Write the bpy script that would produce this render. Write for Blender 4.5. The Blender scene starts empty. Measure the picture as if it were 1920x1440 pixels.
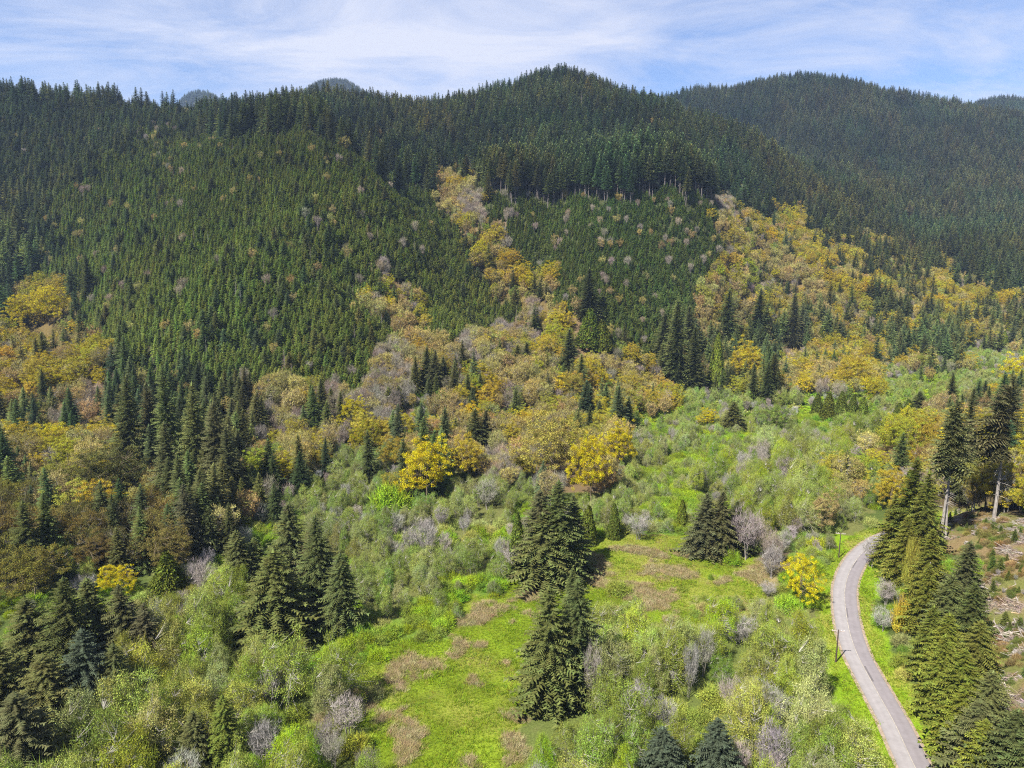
import bpy, math, random
import numpy as np
from mathutils import Vector

S = bpy.context.scene
C = S.collection
RNG = np.random.default_rng(7)
random.seed(7)

# ------------------------------------------------------------------ camera
H = 100.0                       # drone height above the valley road
PITCH = math.radians(10.0)
FPX = 1333.0                    # focal length in pixels of a 1920 px wide picture
cam_d = bpy.data.cameras.new('camera')
cam_d.sensor_width = 36.0
cam_d.lens = 36.0 * FPX / 1920.0
cam_d.clip_end = 20000
cam = bpy.data.objects.new('camera', cam_d)
C.objects.link(cam)
cam.location = (0, 0, H)
cam.rotation_euler = (math.radians(90) - PITCH, 0, 0)
S.camera = cam
CP, SP = math.cos(PITCH), math.sin(PITCH)

# ------------------------------------------------------------------ light
SUN_EL = math.radians(50.0)
sdir = Vector((0.679 * math.cos(SUN_EL), 0.734 * math.cos(SUN_EL), -math.sin(SUN_EL)))
sl = bpy.data.lights.new('sun', 'SUN')
sl.energy = 5.0
sl.angle = math.radians(0.5)
sl.color = (1.0, 0.95, 0.86)
so = bpy.data.objects.new('sun', sl)
so.rotation_euler = sdir.to_track_quat('-Z', 'Y').to_euler()
so.location = (-150, -150, 400)
C.objects.link(so)

world = bpy.data.worlds.new('World')
S.world = world
world.use_nodes = True
wt = world.node_tree
wt.nodes.clear()
def wn(t, **k):
    n = wt.nodes.new(t)
    for a, b in k.items(): setattr(n, a, b)
    return n
sky = wn('ShaderNodeTexSky', sky_type='NISHITA', sun_disc=False, sun_elevation=SUN_EL,
         sun_rotation=math.radians(222.8), altitude=300, air_density=1.0, dust_density=0.3, ozone_density=3.5)
tc = wn('ShaderNodeTexCoord')
sep = wn('ShaderNodeSeparateXYZ')
wt.links.new(tc.outputs['Generated'], sep.inputs[0])
zc = wn('ShaderNodeMath', operation='MAXIMUM'); zc.inputs[1].default_value = 0.02
wt.links.new(sep.outputs['Z'], zc.inputs[0])
za = wn('ShaderNodeMath', operation='ADD'); za.inputs[1].default_value = 0.10
wt.links.new(zc.outputs[0], za.inputs[0])
dx = wn('ShaderNodeMath', operation='DIVIDE'); dy = wn('ShaderNodeMath', operation='DIVIDE')
wt.links.new(sep.outputs['X'], dx.inputs[0]); wt.links.new(za.outputs[0], dx.inputs[1])
wt.links.new(sep.outputs['Y'], dy.inputs[0]); wt.links.new(za.outputs[0], dy.inputs[1])
cmb = wn('ShaderNodeCombineXYZ')
wt.links.new(dx.outputs[0], cmb.inputs[0]); wt.links.new(dy.outputs[0], cmb.inputs[1])
mp = wn('ShaderNodeMapping'); mp.inputs['Scale'].default_value = (0.62, 1.0, 1.0)
mp.inputs['Rotation'].default_value = (0, 0, math.radians(-22)); mp.inputs['Location'].default_value = (1.9, 0.4, 0)
wt.links.new(cmb.outputs[0], mp.inputs['Vector'])
nz = wn('ShaderNodeTexNoise'); nz.inputs['Scale'].default_value = 1.9; nz.inputs['Detail'].default_value = 9
nz.inputs['Roughness'].default_value = 0.64; nz.inputs['Distortion'].default_value = 0.6
wt.links.new(mp.outputs[0], nz.inputs['Vector'])
rp = wn('ShaderNodeValToRGB')
rp.color_ramp.elements[0].position = 0.38; rp.color_ramp.elements[0].color = (0.10, 0.10, 0.10, 1)
rp.color_ramp.elements[1].position = 0.76; rp.color_ramp.elements[1].color = (1, 1, 1, 1)
# a thicker bank of cloud low over the middle hill
bx = wn('ShaderNodeVectorMath', operation='DISTANCE'); bx.inputs[1].default_value = (-0.12, 0.93, 0.30)
sc3 = wn('ShaderNodeVectorMath', operation='MULTIPLY'); sc3.inputs[1].default_value = (0.85, 1.0, 1.9)
bx.inputs[1].default_value = (-0.12 * 0.85, 0.93, 0.27 * 1.9)
wt.links.new(tc.outputs['Generated'], sc3.inputs[0]); wt.links.new(sc3.outputs[0], bx.inputs[0])
bm = wn('ShaderNodeMapRange'); bm.inputs['From Min'].default_value = 0.34; bm.inputs['From Max'].default_value = 0.02
bm.inputs['To Min'].default_value = 0.0; bm.inputs['To Max'].default_value = 0.20; bm.interpolation_type = 'SMOOTHSTEP'
wt.links.new(bx.outputs['Value'], bm.inputs['Value'])
ad = wn('ShaderNodeMath', operation='ADD'); wt.links.new(nz.outputs['Fac'], ad.inputs[0]); wt.links.new(bm.outputs[0], ad.inputs[1])
wt.links.new(ad.outputs[0], rp.inputs[0])
skt = wn('ShaderNodeMixRGB', blend_type='MULTIPLY'); skt.inputs[0].default_value = 1; skt.inputs[2].default_value = (0.84, 0.96, 1.20, 1)
wt.links.new(sky.outputs[0], skt.inputs[1])
mixc = wn('ShaderNodeMixRGB')
mixc.inputs[2].default_value = (5.75, 5.95, 6.95, 1)       # sunlit thin cloud
wt.links.new(rp.outputs[0], mixc.inputs[0]); wt.links.new(skt.outputs[0], mixc.inputs[1])
bg = wn('ShaderNodeBackground'); bg.inputs['Strength'].default_value = 0.051
wt.links.new(mixc.outputs[0], bg.inputs['Color'])
wo = wn('ShaderNodeOutputWorld')
wt.links.new(bg.outputs[0], wo.inputs['Surface'])

S.view_settings.view_transform = 'Standard'
S.view_settings.look = 'None'
S.view_settings.exposure = 1.42
S.view_settings.gamma = 1.0
S.view_settings.use_curve_mapping = False
S.render.engine = 'CYCLES'
cy = S.cycles
cy.max_bounces = 6; cy.diffuse_bounces = 3; cy.glossy_bounces = 1; cy.transmission_bounces = 3
cy.volume_bounces = 0; cy.transparent_max_bounces = 4
cy.caustics_reflective = False; cy.caustics_refractive = False
cy.use_denoising = False
cy.use_adaptive_sampling = False
cy.filter_width = 1.15

# ------------------------------------------------------------------ geometry of the view
def ray(u, v):
    ru = (np.asarray(u, float) - 960) / FPX; rv = (np.asarray(v, float) - 720) / FPX
    return ru, CP - SP * rv, -(SP + CP * rv)
def at_z(u, v, z):
    a, b, c = ray(u, v); t = (z - H) / c
    return float(a * t), float(b * t), float(z)
def at_y(u, v, y, off=0.0):
    a, b, c = ray(u, v); t = y / b
    return float(a * t), float(y), float(H + c * t - off)
def project(x, y, z):
    Z = z - H
    f = y * CP - Z * SP
    up = y * SP + Z * CP
    f = np.where(f < 1, 1, f)
    return 960 + FPX * x / f, 720 - FPX * up / f, f

# ------------------------------------------------------------------ terrain from survey points
P = []
def pz(*a):
    for u, v, z in a: P.append(at_z(u, v, z))
def py(*a):
    for u, v, y, o in a: P.append(at_y(u, v, y, o))
# valley floor
pz((960,1440,0),(600,1440,0),(300,1440,0),(0,1440,-1),(1300,1440,0),(1600,1440,0),(1700,1300,0),(1480,1250,0),(1200,1250,0),
   (900,1250,0),(600,1250,0),(300,1250,-1),(0,1250,-3),(1590,1100,0),(1300,1050,0),(1100,1080,0),(900,1050,0),(650,1050,-1),(450,1080,-3),
   (200,1120,-16),(0,1120,-18),(1300,930,1),(1500,930,1),(1600,1000,0.5),(1100,940,1),(1300,820,2),(1500,820,2),(1650,820,3),
   (1400,740,4),(1600,730,4),(1800,700,5),(1250,770,3),(1900,690,6),(1900,800,5),(1780,880,4))
P += [(x, y, 0) for x in (-120, 0, 60) for y in (-60, 40)] + [(-260, 40, -2), (-260, -60, -2), (140, -60, 2), (230, -40, 14), (320, 60, 24), (420, 180, 30)]
# bank and clearcut on the right
pz((1760,1010,15),(1850,985,17),(1920,965,19),(1860,1090,16),(1920,1100,18),(1905,1250,16),(1920,1420,15),(1850,1380,11),(1790,1210,7),(1700,1180,1.5),(1740,1380,2.0),
   (1700,1080,4),(1690,1000,4))
# left hill
py((0,950,300,10),(0,700,430,12),(0,600,530,14),(0,420,690,22),(0,300,860,16),(0,168,1080,22),
   (200,930,300,14),(200,760,385,20),(200,620,480,12),(200,400,700,10),(200,250,900,12),(200,180,1040,22),
   (400,960,285,14),(400,810,345,22),(400,650,435,10),(400,450,600,9),(400,300,760,9),(400,215,960,16),(440,200,1130,22),
   (600,920,300,10),(600,760,375,12),(600,600,455,10),(600,450,580,9),(600,300,740,9),(600,235,860,20),(620,180,1180,22),
   (800,890,315,12),(800,750,392,12),(800,620,470,10),(800,480,580,9),(800,350,690,10),(820,300,850,30),(800,190,1180,24),
   (900,870,325,12),(900,700,420,12),(900,560,545,10),(900,430,645,9),(900,330,740,9),(910,180,1200,24),
   (1000,860,340,14),(1000,700,430,12),(1000,600,530,12),(1000,480,640,8),(1000,390,720,6),(1000,300,860,30),(1000,145,1260,26),
   (1100,830,380,14),(1100,700,455,14),(1100,580,570,12),(1100,480,650,7),(1100,395,735,6),(1080,135,1330,26),
   (1200,780,460,14),(1200,690,520,16),(1200,600,600,8),(1200,480,690,6),(1200,365,765,5),(1200,260,980,30),(1190,185,1290,26),
   (1300,690,600,16),(1300,600,640,8),(1300,480,715,6),(1300,358,790,5),(1300,260,1010,30),
   (1400,660,650,16),(1400,560,720,16),(1400,450,820,16),(1400,330,1010,30),(1410,245,1230,28),(1390,158,2000,28),(1310,164,2000,28),(1235,180,2000,28),(1160,195,2000,28),
   (1500,640,690,16),(1500,550,760,16),(1500,450,880,18),(1500,330,1120,28),(1500,300,1380,30),(1470,152,2080,28),
   (1600,620,720,18),(1600,530,810,18),(1600,450,940,26),(1600,380,1120,30),(1600,300,1500,30),(1600,175,2080,28),
   (1800,600,770,18),(1800,520,880,22),(1800,450,1000,28),(1800,380,1250,30),(1800,300,1550,30),(1790,205,2000,28),
   (1920,590,800,20),(1920,500,930,26),(1920,380,1280,30),(1920,300,1560,30),(1920,222,1950,28))
# outside the frame and behind the skyline
py((-250,600,520,14),(-250,400,720,14),(-250,170,1080,22),(2150,590,800,20),(2150,400,1200,28),(2150,250,1850,28),(2150,750,520,10))
P += [(-700, 1500, 190), (-300, 1600, 170), (0, 1700, 180), (350, 1650, 200), (-900, 2200, 150), (-300, 2200, 120), (200, 2300, 130),
      (700, 2500, 200), (1300, 2500, 200), (1900, 2400, 180), (-900, 3000, 120), (0, 3000, 120), (900, 3300, 150), (1900, 3200, 150),
      (-900, 4600, 150), (1500, 4600, 150), (-2400, 4400, 150), (-1700, 1400, 300), (-1900, 2600, 150), (-600, 400, 90), (-600, 120, 40), (2600, 1800, 250), (1400, 700, 60), (-1700, 500, 200), (2000, 300, 90), (800, 250, 45)]
P = np.array(P)
_c = P[:, :2] / 500.0
def _phi(r2): return np.where(r2 > 1e-12, 0.5 * r2 * np.log(r2 + 1e-20), 0.0)
_n = len(P)
_A = np.zeros((_n + 3, _n + 3))
_d2 = ((_c[:, None] - _c[None]) ** 2).sum(-1)
_A[:_n, :_n] = _phi(_d2) + np.eye(_n) * 2e-3
_A[:_n, _n] = 1; _A[:_n, _n + 1:] = _c; _A[_n, :_n] = 1; _A[_n + 1:, :_n] = _c.T
_w = np.linalg.solve(_A, np.concatenate([P[:, 2], np.zeros(3)]))
def vnoise(x, y, seed=0):
    def h(i, j):
        n = (i * 374761393 + j * 668265263 + seed * 974711) & 0x7fffffff
        n = ((n ^ (n >> 13)) * 1274126177) & 0x7fffffff
        return ((n ^ (n >> 16)) & 0xffff) / 65535.0
    xi = np.floor(x).astype(np.int64); yi = np.floor(y).astype(np.int64)
    fx = x - xi; fy = y - yi
    fx = fx * fx * (3 - 2 * fx); fy = fy * fy * (3 - 2 * fy)
    return (h(xi, yi) * (1 - fx) + h(xi + 1, yi) * fx) * (1 - fy) + (h(xi, yi + 1) * (1 - fx) + h(xi + 1, yi + 1) * fx) * fy
def fbm(x, y, seed=0, o=4):
    s = 0; a = 0.5
    for k in range(o):
        s = s + a * vnoise(x * 2 ** k, y * 2 ** k, seed + k * 17); a *= 0.5
    return s / (1 - 0.5 ** o)

# road centre line (metres)
ROAD_PX = [(1885,1760),(1790,1580),(1716,1440),(1679,1360),(1642,1293),(1607,1227),(1591,1177),(1584,1127),(1586,1093),(1599,1060),(1622,1032),(1656,1010),(1700,994),(1760,985),(1830,978)]
rp0 = np.array([at_z(u, v, 0)[:2] for u, v in ROAD_PX])
def catmull(p, n):
    q = np.vstack([2 * p[0] - p[1], p, 2 * p[-1] - p[-2]]); out = []
    for i in range(1, len(q) - 2):
        t = np.linspace(0, 1, n, endpoint=False)[:, None]
        a, b, c, d = q[i - 1], q[i], q[i + 1], q[i + 2]
        out.append(0.5 * ((2 * b) + (-a + c) * t + (2 * a - 5 * b + 4 * c - d) * t ** 2 + (-a + 3 * b - 3 * c + d) * t ** 3))
    out.append(p[-1:]); return np.vstack(out)
ROAD = catmull(rp0, 14)
for _ in range(12): ROAD[1:-1] = 0.25 * ROAD[:-2] + 0.5 * ROAD[1:-1] + 0.25 * ROAD[2:]
def road_dist(x, y):
    x = np.asarray(x, float); y = np.asarray(y, float)
    d = np.full(x.shape, 1e9)
    m = (x > 40) & (x < 330) & (y > 0) & (y < 330)
    if m.any():
        q = np.stack([x[m], y[m]], -1)
        best = np.full(len(q), 1e9)
        for i in range(0, len(ROAD) - 1):
            a = ROAD[i]; e = ROAD[i + 1] - a
            t = np.clip(((q - a) @ e) / (e @ e), 0, 1)
            best = np.minimum(best, ((q - a - t[:, None] * e) ** 2).sum(-1))
        d[m] = np.sqrt(best)
    return d

def terrain(x, y):
    sh = x.shape; x = x.ravel(); y = y.ravel()
    z = np.empty(len(x))
    for i in range(0, len(x), 20000):
        q = np.stack([x[i:i + 20000], y[i:i + 20000]], -1) / 500.0
        r2 = ((q[:, None] - _c[None]) ** 2).sum(-1)
        z[i:i + 20000] = _phi(r2) @ _w[:_n] + _w[_n] + q @ _w[_n + 1:]
    hill = np.clip((z - 12) / 60, 0, 1)
    z = z + hill * (np.clip((1250 - y) / 450, .3, 1) * 46 * (0.30 - np.abs(fbm(x / 150 + 3, y / 320, 5) - 0.5) * 3.2) * .62 + 9 * (fbm(x / 45, y / 75, 9) - 0.5))
    flat = np.clip((z + 4) / 10, 0, 1) * (1 - hill)
    z = z + (1 - hill) * 0.9 * (fbm(x / 14, y / 14, 21) - 0.5)
    for (pl, dep, wd) in DRAWS:
        bd = np.full(len(x), 1e12)
        for (ax, ay), (bx_, by_) in zip(pl[:-1], pl[1:]):
            ex, ey = bx_ - ax, by_ - ay
            tt = np.clip(((x - ax) * ex + (y - ay) * ey) / (ex * ex + ey * ey), 0, 1)
            bd = np.minimum(bd, (x - ax - tt * ex) ** 2 + (y - ay - tt * ey) ** 2)
        z = z + dep * hill * np.exp(-bd / (wd * wd))
    # the blue hills far behind the skyline
    for (gx, gy, gz, gs) in FAR_HILLS:
        g = gz * np.exp(-(((x - gx) / gs) ** 2 + ((y - gy) / (gs * 0.9)) ** 2))
        z = np.maximum(z, g)
    rd = road_dist(x, y)
    k = np.clip((rd - 4.5) / 9.0, 0, 1); k = k * k * (3 - 2 * k)
    z = z * k + (-0.05) * (1 - k)
    return z.reshape(sh)
def far_hill(u, v, y, s):
    a = at_y(u, v, y, 22); return (a[0], a[1], a[2], s)
FAR_HILLS = [far_hill(378, 172, 4200, 480), far_hill(628, 151, 4100, 640), far_hill(1870, 190, 2750, 650)]

def line(*pts): return [at_y(u, v, y)[:2] for u, v, y in pts]
DRAWS = [(line((830, 330, 760), (880, 430, 650), (960, 540, 560), (1040, 640, 500), (1110, 760, 420)), -30, 42),
         (line((-60, 330, 800), (20, 420, 690), (80, 520, 590), (140, 620, 490)), -34, 48),
         (line((600, 200, 960), (690, 270, 830), (780, 330, 740)), -24, 38),
         (line((690, 520, 535), (760, 590, 480), (850, 680, 420)), -16, 26),
         (line((470, 640, 440), (500, 760, 372), (470, 880, 320)), -16, 26),
         (line((300, 640, 470), (430, 480, 590), (540, 340, 710), (570, 260, 800)), 22, 70),
         (line((1300, 380, 770), (1230, 480, 690), (1180, 580, 600)), 10, 50),
         (line((1520, 300, 1300), (1480, 420, 900), (1470, 560, 740)), -18, 45),
         (line((1700, 230, 1850), (1720, 380, 1200), (1740, 480, 900)), -22, 70)]
def axis(lo, hi, f0, f1, fine, grow):
    a = [f0]
    while a[-1] < f1: a.append(a[-1] + fine)
    s = fine
    while a[-1] < hi: s = min(s * grow, 40); a.append(a[-1] + s)
    b = [f0]; s = fine
    while b[-1] > lo: s = min(s * grow, 40); b.append(b[-1] - s)
    return np.array(b[1:][::-1] + a)
GX = axis(-2600, 2900, -110, 190, 1.6, 1.06)
GY = axis(-120, 4900, 95, 270, 1.6, 1.045)
GZ = terrain(*np.meshgrid(GX, GY))
def gz(x, y):
    x = np.clip(x, GX[0], GX[-1] - .01); y = np.clip(y, GY[0], GY[-1] - .01)
    i = np.clip(np.searchsorted(GX, x, 'right') - 1, 0, len(GX) - 2); j = np.clip(np.searchsorted(GY, y, 'right') - 1, 0, len(GY) - 2)
    fx = (x - GX[i]) / (GX[i + 1] - GX[i]); fy = (y - GY[j]) / (GY[j + 1] - GY[j])
    return (GZ[j, i] * (1 - fx) + GZ[j, i + 1] * fx) * (1 - fy) + (GZ[j + 1, i] * (1 - fx) + GZ[j + 1, i + 1] * fx) * fy
def ground_at(u, v):
    """where the sight line through a picture point meets the terrain"""
    a, b, c = ray(u, v)
    t = np.arange(60, 3500, 0.5)
    x, y, z = a * t, b * t, H + c * t
    k = np.argmax(gz(x, y) >= z)
    return float(x[k]), float(y[k]), float(gz(x[k:k + 1], y[k:k + 1])[0])

# ------------------------------------------------------------------ vegetation map (rows of 40 px of the photograph, run lengths)
ROWS = '''F1240 R
F1240 R
F1240 R
F1240 R
F1230 R
q380 F1400 R
q240 p640 F1440 R
q170 p700 F1480 R
q120 p760 F810 t890 F910 E1350 F1540 R
F40 q90 p830 t865 b905 k1345 b1390 F1700 R
F40 q90 p860 t930 b950 k1340 t1420 y1520 F1680 R
F50 q100 p880 t905 y930 b960 k1340 t1440 y1540 m1680 F
F60 p700 b740 p890 y975 k1330 t1520 y1620 m1720 F1760 m1800 F
F30 y130 F160 p690 t760 p920 y1030 k1320 t1540 y1700 m1740 y1860 F
F20 y140 p690 t800 p980 b1010 y1060 t1110 k1310 t1340 t1560 m1700 y1900 m
y130 p740 p940 b1000 y1080 t1130 k1260 F1310 t1380 m1540 m1700 y1800 m
t100 y200 p640 p700 b760 t860 b900 t1000 y1050 t1190 k1240 F1310 m1420 t1540 y1650 m1800 w
y150 t230 F260 p560 w600 p680 b790 t960 t1060 y1120 t1230 F1310 m1460 t1580 y1640 w1700 s1800 w
y120 t200 D480 t620 b760 s810 t960 t1040 y1180 t1220 t1260 w1340 w1500 x1640 s1760 w
y180 m220 D480 b560 t620 y700 b780 s840 t920 t1060 y1180 s1350 w1500 s1530 x1640 s1720 y1800 y
y160 t240 m300 D480 t560 b640 y720 t760 y860 t910 t1160 w1300 s1440 w1560 a1660 y1740 y
y140 t280 D460 t560 t620 w740 y840 t880 b960 t1140 t1160 w1240 s1340 a1600 y1640 y1720 y
y80 t290 m360 D470 t580 w740 y840 w1000 t1060 t1130 w1180 s1300 a1560 t1620 w1660 m1740 n
d80 t280 d370 D470 t520 w700 s770 w960 x1080 w1180 s1300 x1380 a1560 w1640 x1740 n
d200 d340 D440 w600 s700 w960 x1100 w1200 s1300 x1390 w1440 a1540 w1620 x1750 c
d300 d340 w420 x580 w740 w950 x1090 g1390 b1430 w1500 s1560 v1660 x1760 c
d60 w180 x280 w340 x500 s530 x640 s720 w960 x1090 g1430 b1480 s1530 s1560 v1650 x1840 c
x120 x280 a440 x640 w760 w800 s940 g1090 g1440 w1480 s1530 v1620 v1660 x1840 c
x290 a460 x680 w760 s860 g1110 g1300 l1490 w1540 v1640 x1840 c
x280 a480 x580 g650 s690 s840 g980 g1180 l1330 a1520 w1545 v1660 x1850 c
x280 a600 s720 g980 x1100 a1535 v1670 x1860 c
x240 a620 g980 x1100 a1540 v1690 x1860 c
x200 a640 g985 x1090 a1560 v1710 x1860 c
x160 a670 g990 a1580 v1730 x1870 c
a380 x450 a690 g975 a1600 v1740 x
a380 x450 a700 g970 a1610 v1750 x'''.split('\n')
CELL = 10
ZM = np.full((36, 192), '?', dtype='<U1')
for r, row in enumerate(ROWS):
    u0 = 0
    for tk in row.split():
        ch = tk[0]; u1 = int(tk[1:]) if len(tk) > 1 else 1920
        ZM[r, u0 // CELL:max(u1 // CELL, u0 // CELL)] = ch; u0 = u1
def zone(x, y, z, jit=14.0):
    u, v, f = project(x, y, z)
    u = u + jit * 2.4 * (vnoise(x / 13.0, y / 13.0, 3) - .5); v = v + jit * 2.4 * (vnoise(x / 13.0, y / 13.0, 4) - .5)
    i = np.clip(u // CELL, 0, 191).astype(int); j = np.clip(v // 40, 0, 35).astype(int)
    return ZM[j, i]

# ------------------------------------------------------------------ materials
def new_mat(name):
    m = bpy.data.materials.new(name); m.use_nodes = True
    nt = m.node_tree; nt.nodes.clear()
    return m, nt
def leaf_material(name, transl, vmin, vmax, hj=0.02, mixh=0.02, mscale=0.45):
    m, nt = new_mat(name)
    N = nt.nodes.new; L = nt.links.new
    a = N('ShaderNodeAttribute'); a.attribute_type = 'INSTANCER'; a.attribute_name = 'tint'
    g = N('ShaderNodeNewGeometry')
    mr = N('ShaderNodeMapRange'); mr.inputs['To Min'].default_value = vmin; mr.inputs['To Max'].default_value = vmax
    L(g.outputs['Random Per Island'], mr.inputs['Value'])
    mu = N('ShaderNodeMath'); mu.operation = 'MULTIPLY'; mu.inputs[1].default_value = 7.31
    L(g.outputs['Random Per Island'], mu.inputs[0])
    fr = N('ShaderNodeMath'); fr.operation = 'FRACT'; L(mu.outputs[0], fr.inputs[0])
    mh = N('ShaderNodeMapRange'); mh.inputs['To Min'].default_value = .5 - hj; mh.inputs['To Max'].default_value = .5 + hj
    L(fr.outputs[0], mh.inputs['Value'])
    hs = N('ShaderNodeHueSaturation')
    to = N('ShaderNodeTexCoord'); no = N('ShaderNodeTexNoise'); no.inputs['Scale'].default_value = mscale; no.inputs['Detail'].default_value = 3
    L(to.outputs['Object'], no.inputs['Vector'])
    m1 = N('ShaderNodeMapRange'); m1.inputs['From Min'].default_value = .3; m1.inputs['From Max'].default_value = .7
    m1.inputs['To Min'].default_value = -mixh; m1.inputs['To Max'].default_value = mixh; L(no.outputs['Fac'], m1.inputs['Value'])
    a1 = N('ShaderNodeMath'); a1.operation = 'ADD'; L(mh.outputs[0], a1.inputs[0]); L(m1.outputs[0], a1.inputs[1])
    m2 = N('ShaderNodeMapRange'); m2.inputs['From Min'].default_value = .3; m2.inputs['From Max'].default_value = .7
    m2.inputs['To Min'].default_value = .74; m2.inputs['To Max'].default_value = 1.26; L(no.outputs['Fac'], m2.inputs['Value'])
    a2 = N('ShaderNodeMath'); a2.operation = 'MULTIPLY'; L(mr.outputs[0], a2.inputs[0]); L(m2.outputs[0], a2.inputs[1])
    L(a1.outputs[0], hs.inputs['Hue']); L(a2.outputs[0], hs.inputs['Value']); L(a.outputs['Color'], hs.inputs['Color'])
    d = N('ShaderNodeBsdfDiffuse'); t = N('ShaderNodeBsdfTranslucent')
    L(hs.outputs[0], d.inputs[0]); L(hs.outputs[0], t.inputs[0])
    mx = N('ShaderNodeMixShader'); mx.inputs[0].default_value = transl
    L(d.outputs[0], mx.inputs[1]); L(t.outputs[0], mx.inputs[2])
    o = N('ShaderNodeOutputMaterial'); L(mx.outputs[0], o.inputs[0])
    return m
def simple_material(name, c1, c2, scale, rough=0.9, bump=0.0, stretch=(1, 1, 1), coord='Object', detail=6):
    m, nt = new_mat(name)
    N = nt.nodes.new; L = nt.links.new
    t = N('ShaderNodeTexCoord'); mp = N('ShaderNodeMapping'); mp.inputs['Scale'].default_value = stretch
    L(t.outputs[coord], mp.inputs[0])
    n = N('ShaderNodeTexNoise'); n.inputs['Scale'].default_value = scale; n.inputs['Detail'].default_value = detail
    L(mp.outputs[0], n.inputs['Vector'])
    r = N('ShaderNodeValToRGB'); r.color_ramp.elements[0].position = .3; r.color_ramp.elements[1].position = .7
    r.color_ramp.elements[0].color = (*c1, 1); r.color_ramp.elements[1].color = (*c2, 1)
    L(n.outputs['Fac'], r.inputs[0])
    p = N('ShaderNodeBsdfPrincipled'); p.inputs['Roughness'].default_value = rough; p.inputs['Specular IOR Level'].default_value = 0.2
    L(r.outputs[0], p.inputs['Base Color'])
    if bump:
        b = N('ShaderNodeBump'); b.inputs['Strength'].default_value = bump; b.inputs['Distance'].default_value = 0.3
        L(n.outputs['Fac'], b.inputs['Height']); L(b.outputs[0], p.inputs['Normal'])
    o = N('ShaderNodeOutputMaterial'); L(p.outputs[0], o.inputs[0])
    return m
M_NEEDLE = leaf_material('needles', 0.14, 0.55, 1.5, 0.018)
M_LEAF = leaf_material('leaves', 0.20, 0.55, 1.35, 0.022, 0.022)
M_TWIG = leaf_material('twigs', 0.0, 0.6, 1.4, 0.015)
M_BARK = simple_material('fir_bark', (.055, .04, .03), (.15, .115, .09), 3, stretch=(1, 1, .2))
M_GREYBARK = simple_material('grey_bark', (.14, .125, .11), (.30, .275, .25), 2.5, stretch=(1, 1, .35))
M_TRUNK = simple_material('dark_trunk_bark', (.085, .07, .065), (.17, .15, .14), 2.5, stretch=(1, 1, .2))  # darker grey-brown bark of the tall firs along the knoll top
M_PALEBARK = simple_material('pale_alder_bark', (.19, .175, .155), (.37, .345, .31), 2.2, stretch=(1, 1, .5))
M_MAPLEBARK = simple_material('maple_bark', (.09, .07, .045), (.20, .16, .10), 2.5, stretch=(1, 1, .4))

# ------------------------------------------------------------------ mesh helpers
def mesh_from(name, parts):
    """parts: list of (array of polygons (N, k, 3), material)"""
    mats = []; V = []; loops = []; sizes = []; mi = []; off = 0
    for polys, mat in parts:
        polys = np.asarray(polys, np.float32)
        if len(polys) == 0: continue
        if mat not in mats: mats.append(mat)
        n, k = polys.shape[:2]
        V.append(polys.reshape(-1, 3)); loops.append(np.arange(off, off + n * k)); off += n * k
        sizes.append(np.full(n, k)); mi.append(np.full(n, mats.index(mat)))
    V = np.vstack(V); loops = np.concatenate(loops); sizes = np.concatenate(sizes); mi = np.concatenate(mi)
    me = bpy.data.meshes.new(name)
    me.vertices.add(len(V)); me.vertices.foreach_set('co', V.ravel())
    me.loops.add(len(loops)); me.loops.foreach_set('vertex_index', loops.astype(np.int32))
    me.polygons.add(len(sizes))
    st = np.concatenate([[0], np.cumsum(sizes)[:-1]]).astype(np.int32)
    me.polygons.foreach_set('loop_start', st); me.polygons.foreach_set('loop_total', sizes.astype(np.int32))
    me.polygons.foreach_set('material_index', mi.astype(np.int32))
    for m in mats: me.materials.append(m)
    me.update(calc_edges=True)
    return me
def tube(pts, rad, k=6, cap=True):
    """quads of a tapered tube along pts"""
    pts = np.asarray(pts, float); rad = np.asarray(rad, float)
    t = np.gradient(pts, axis=0); t /= np.linalg.norm(t, axis=1)[:, None] + 1e-9
    ref = np.array([0, 0, 1.0]) if abs(t[0][2]) < .8 else np.array([1.0, 0, 0])
    u = np.cross(t, ref); u /= np.linalg.norm(u, axis=1)[:, None] + 1e-9
    w = np.cross(t, u)
    a = np.linspace(0, 2 * np.pi, k, endpoint=False)
    R = pts[:, None] + rad[:, None, None] * (np.cos(a)[None, :, None] * u[:, None] + np.sin(a)[None, :, None] * w[:, None])
    n = np.roll(R, -1, axis=1)
    return np.stack([R[:-1], n[:-1], n[1:], R[1:]], 2).reshape(-1, 4, 3)
def norm(v): return v / (np.linalg.norm(v, axis=-1, keepdims=True) + 1e-9)

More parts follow.
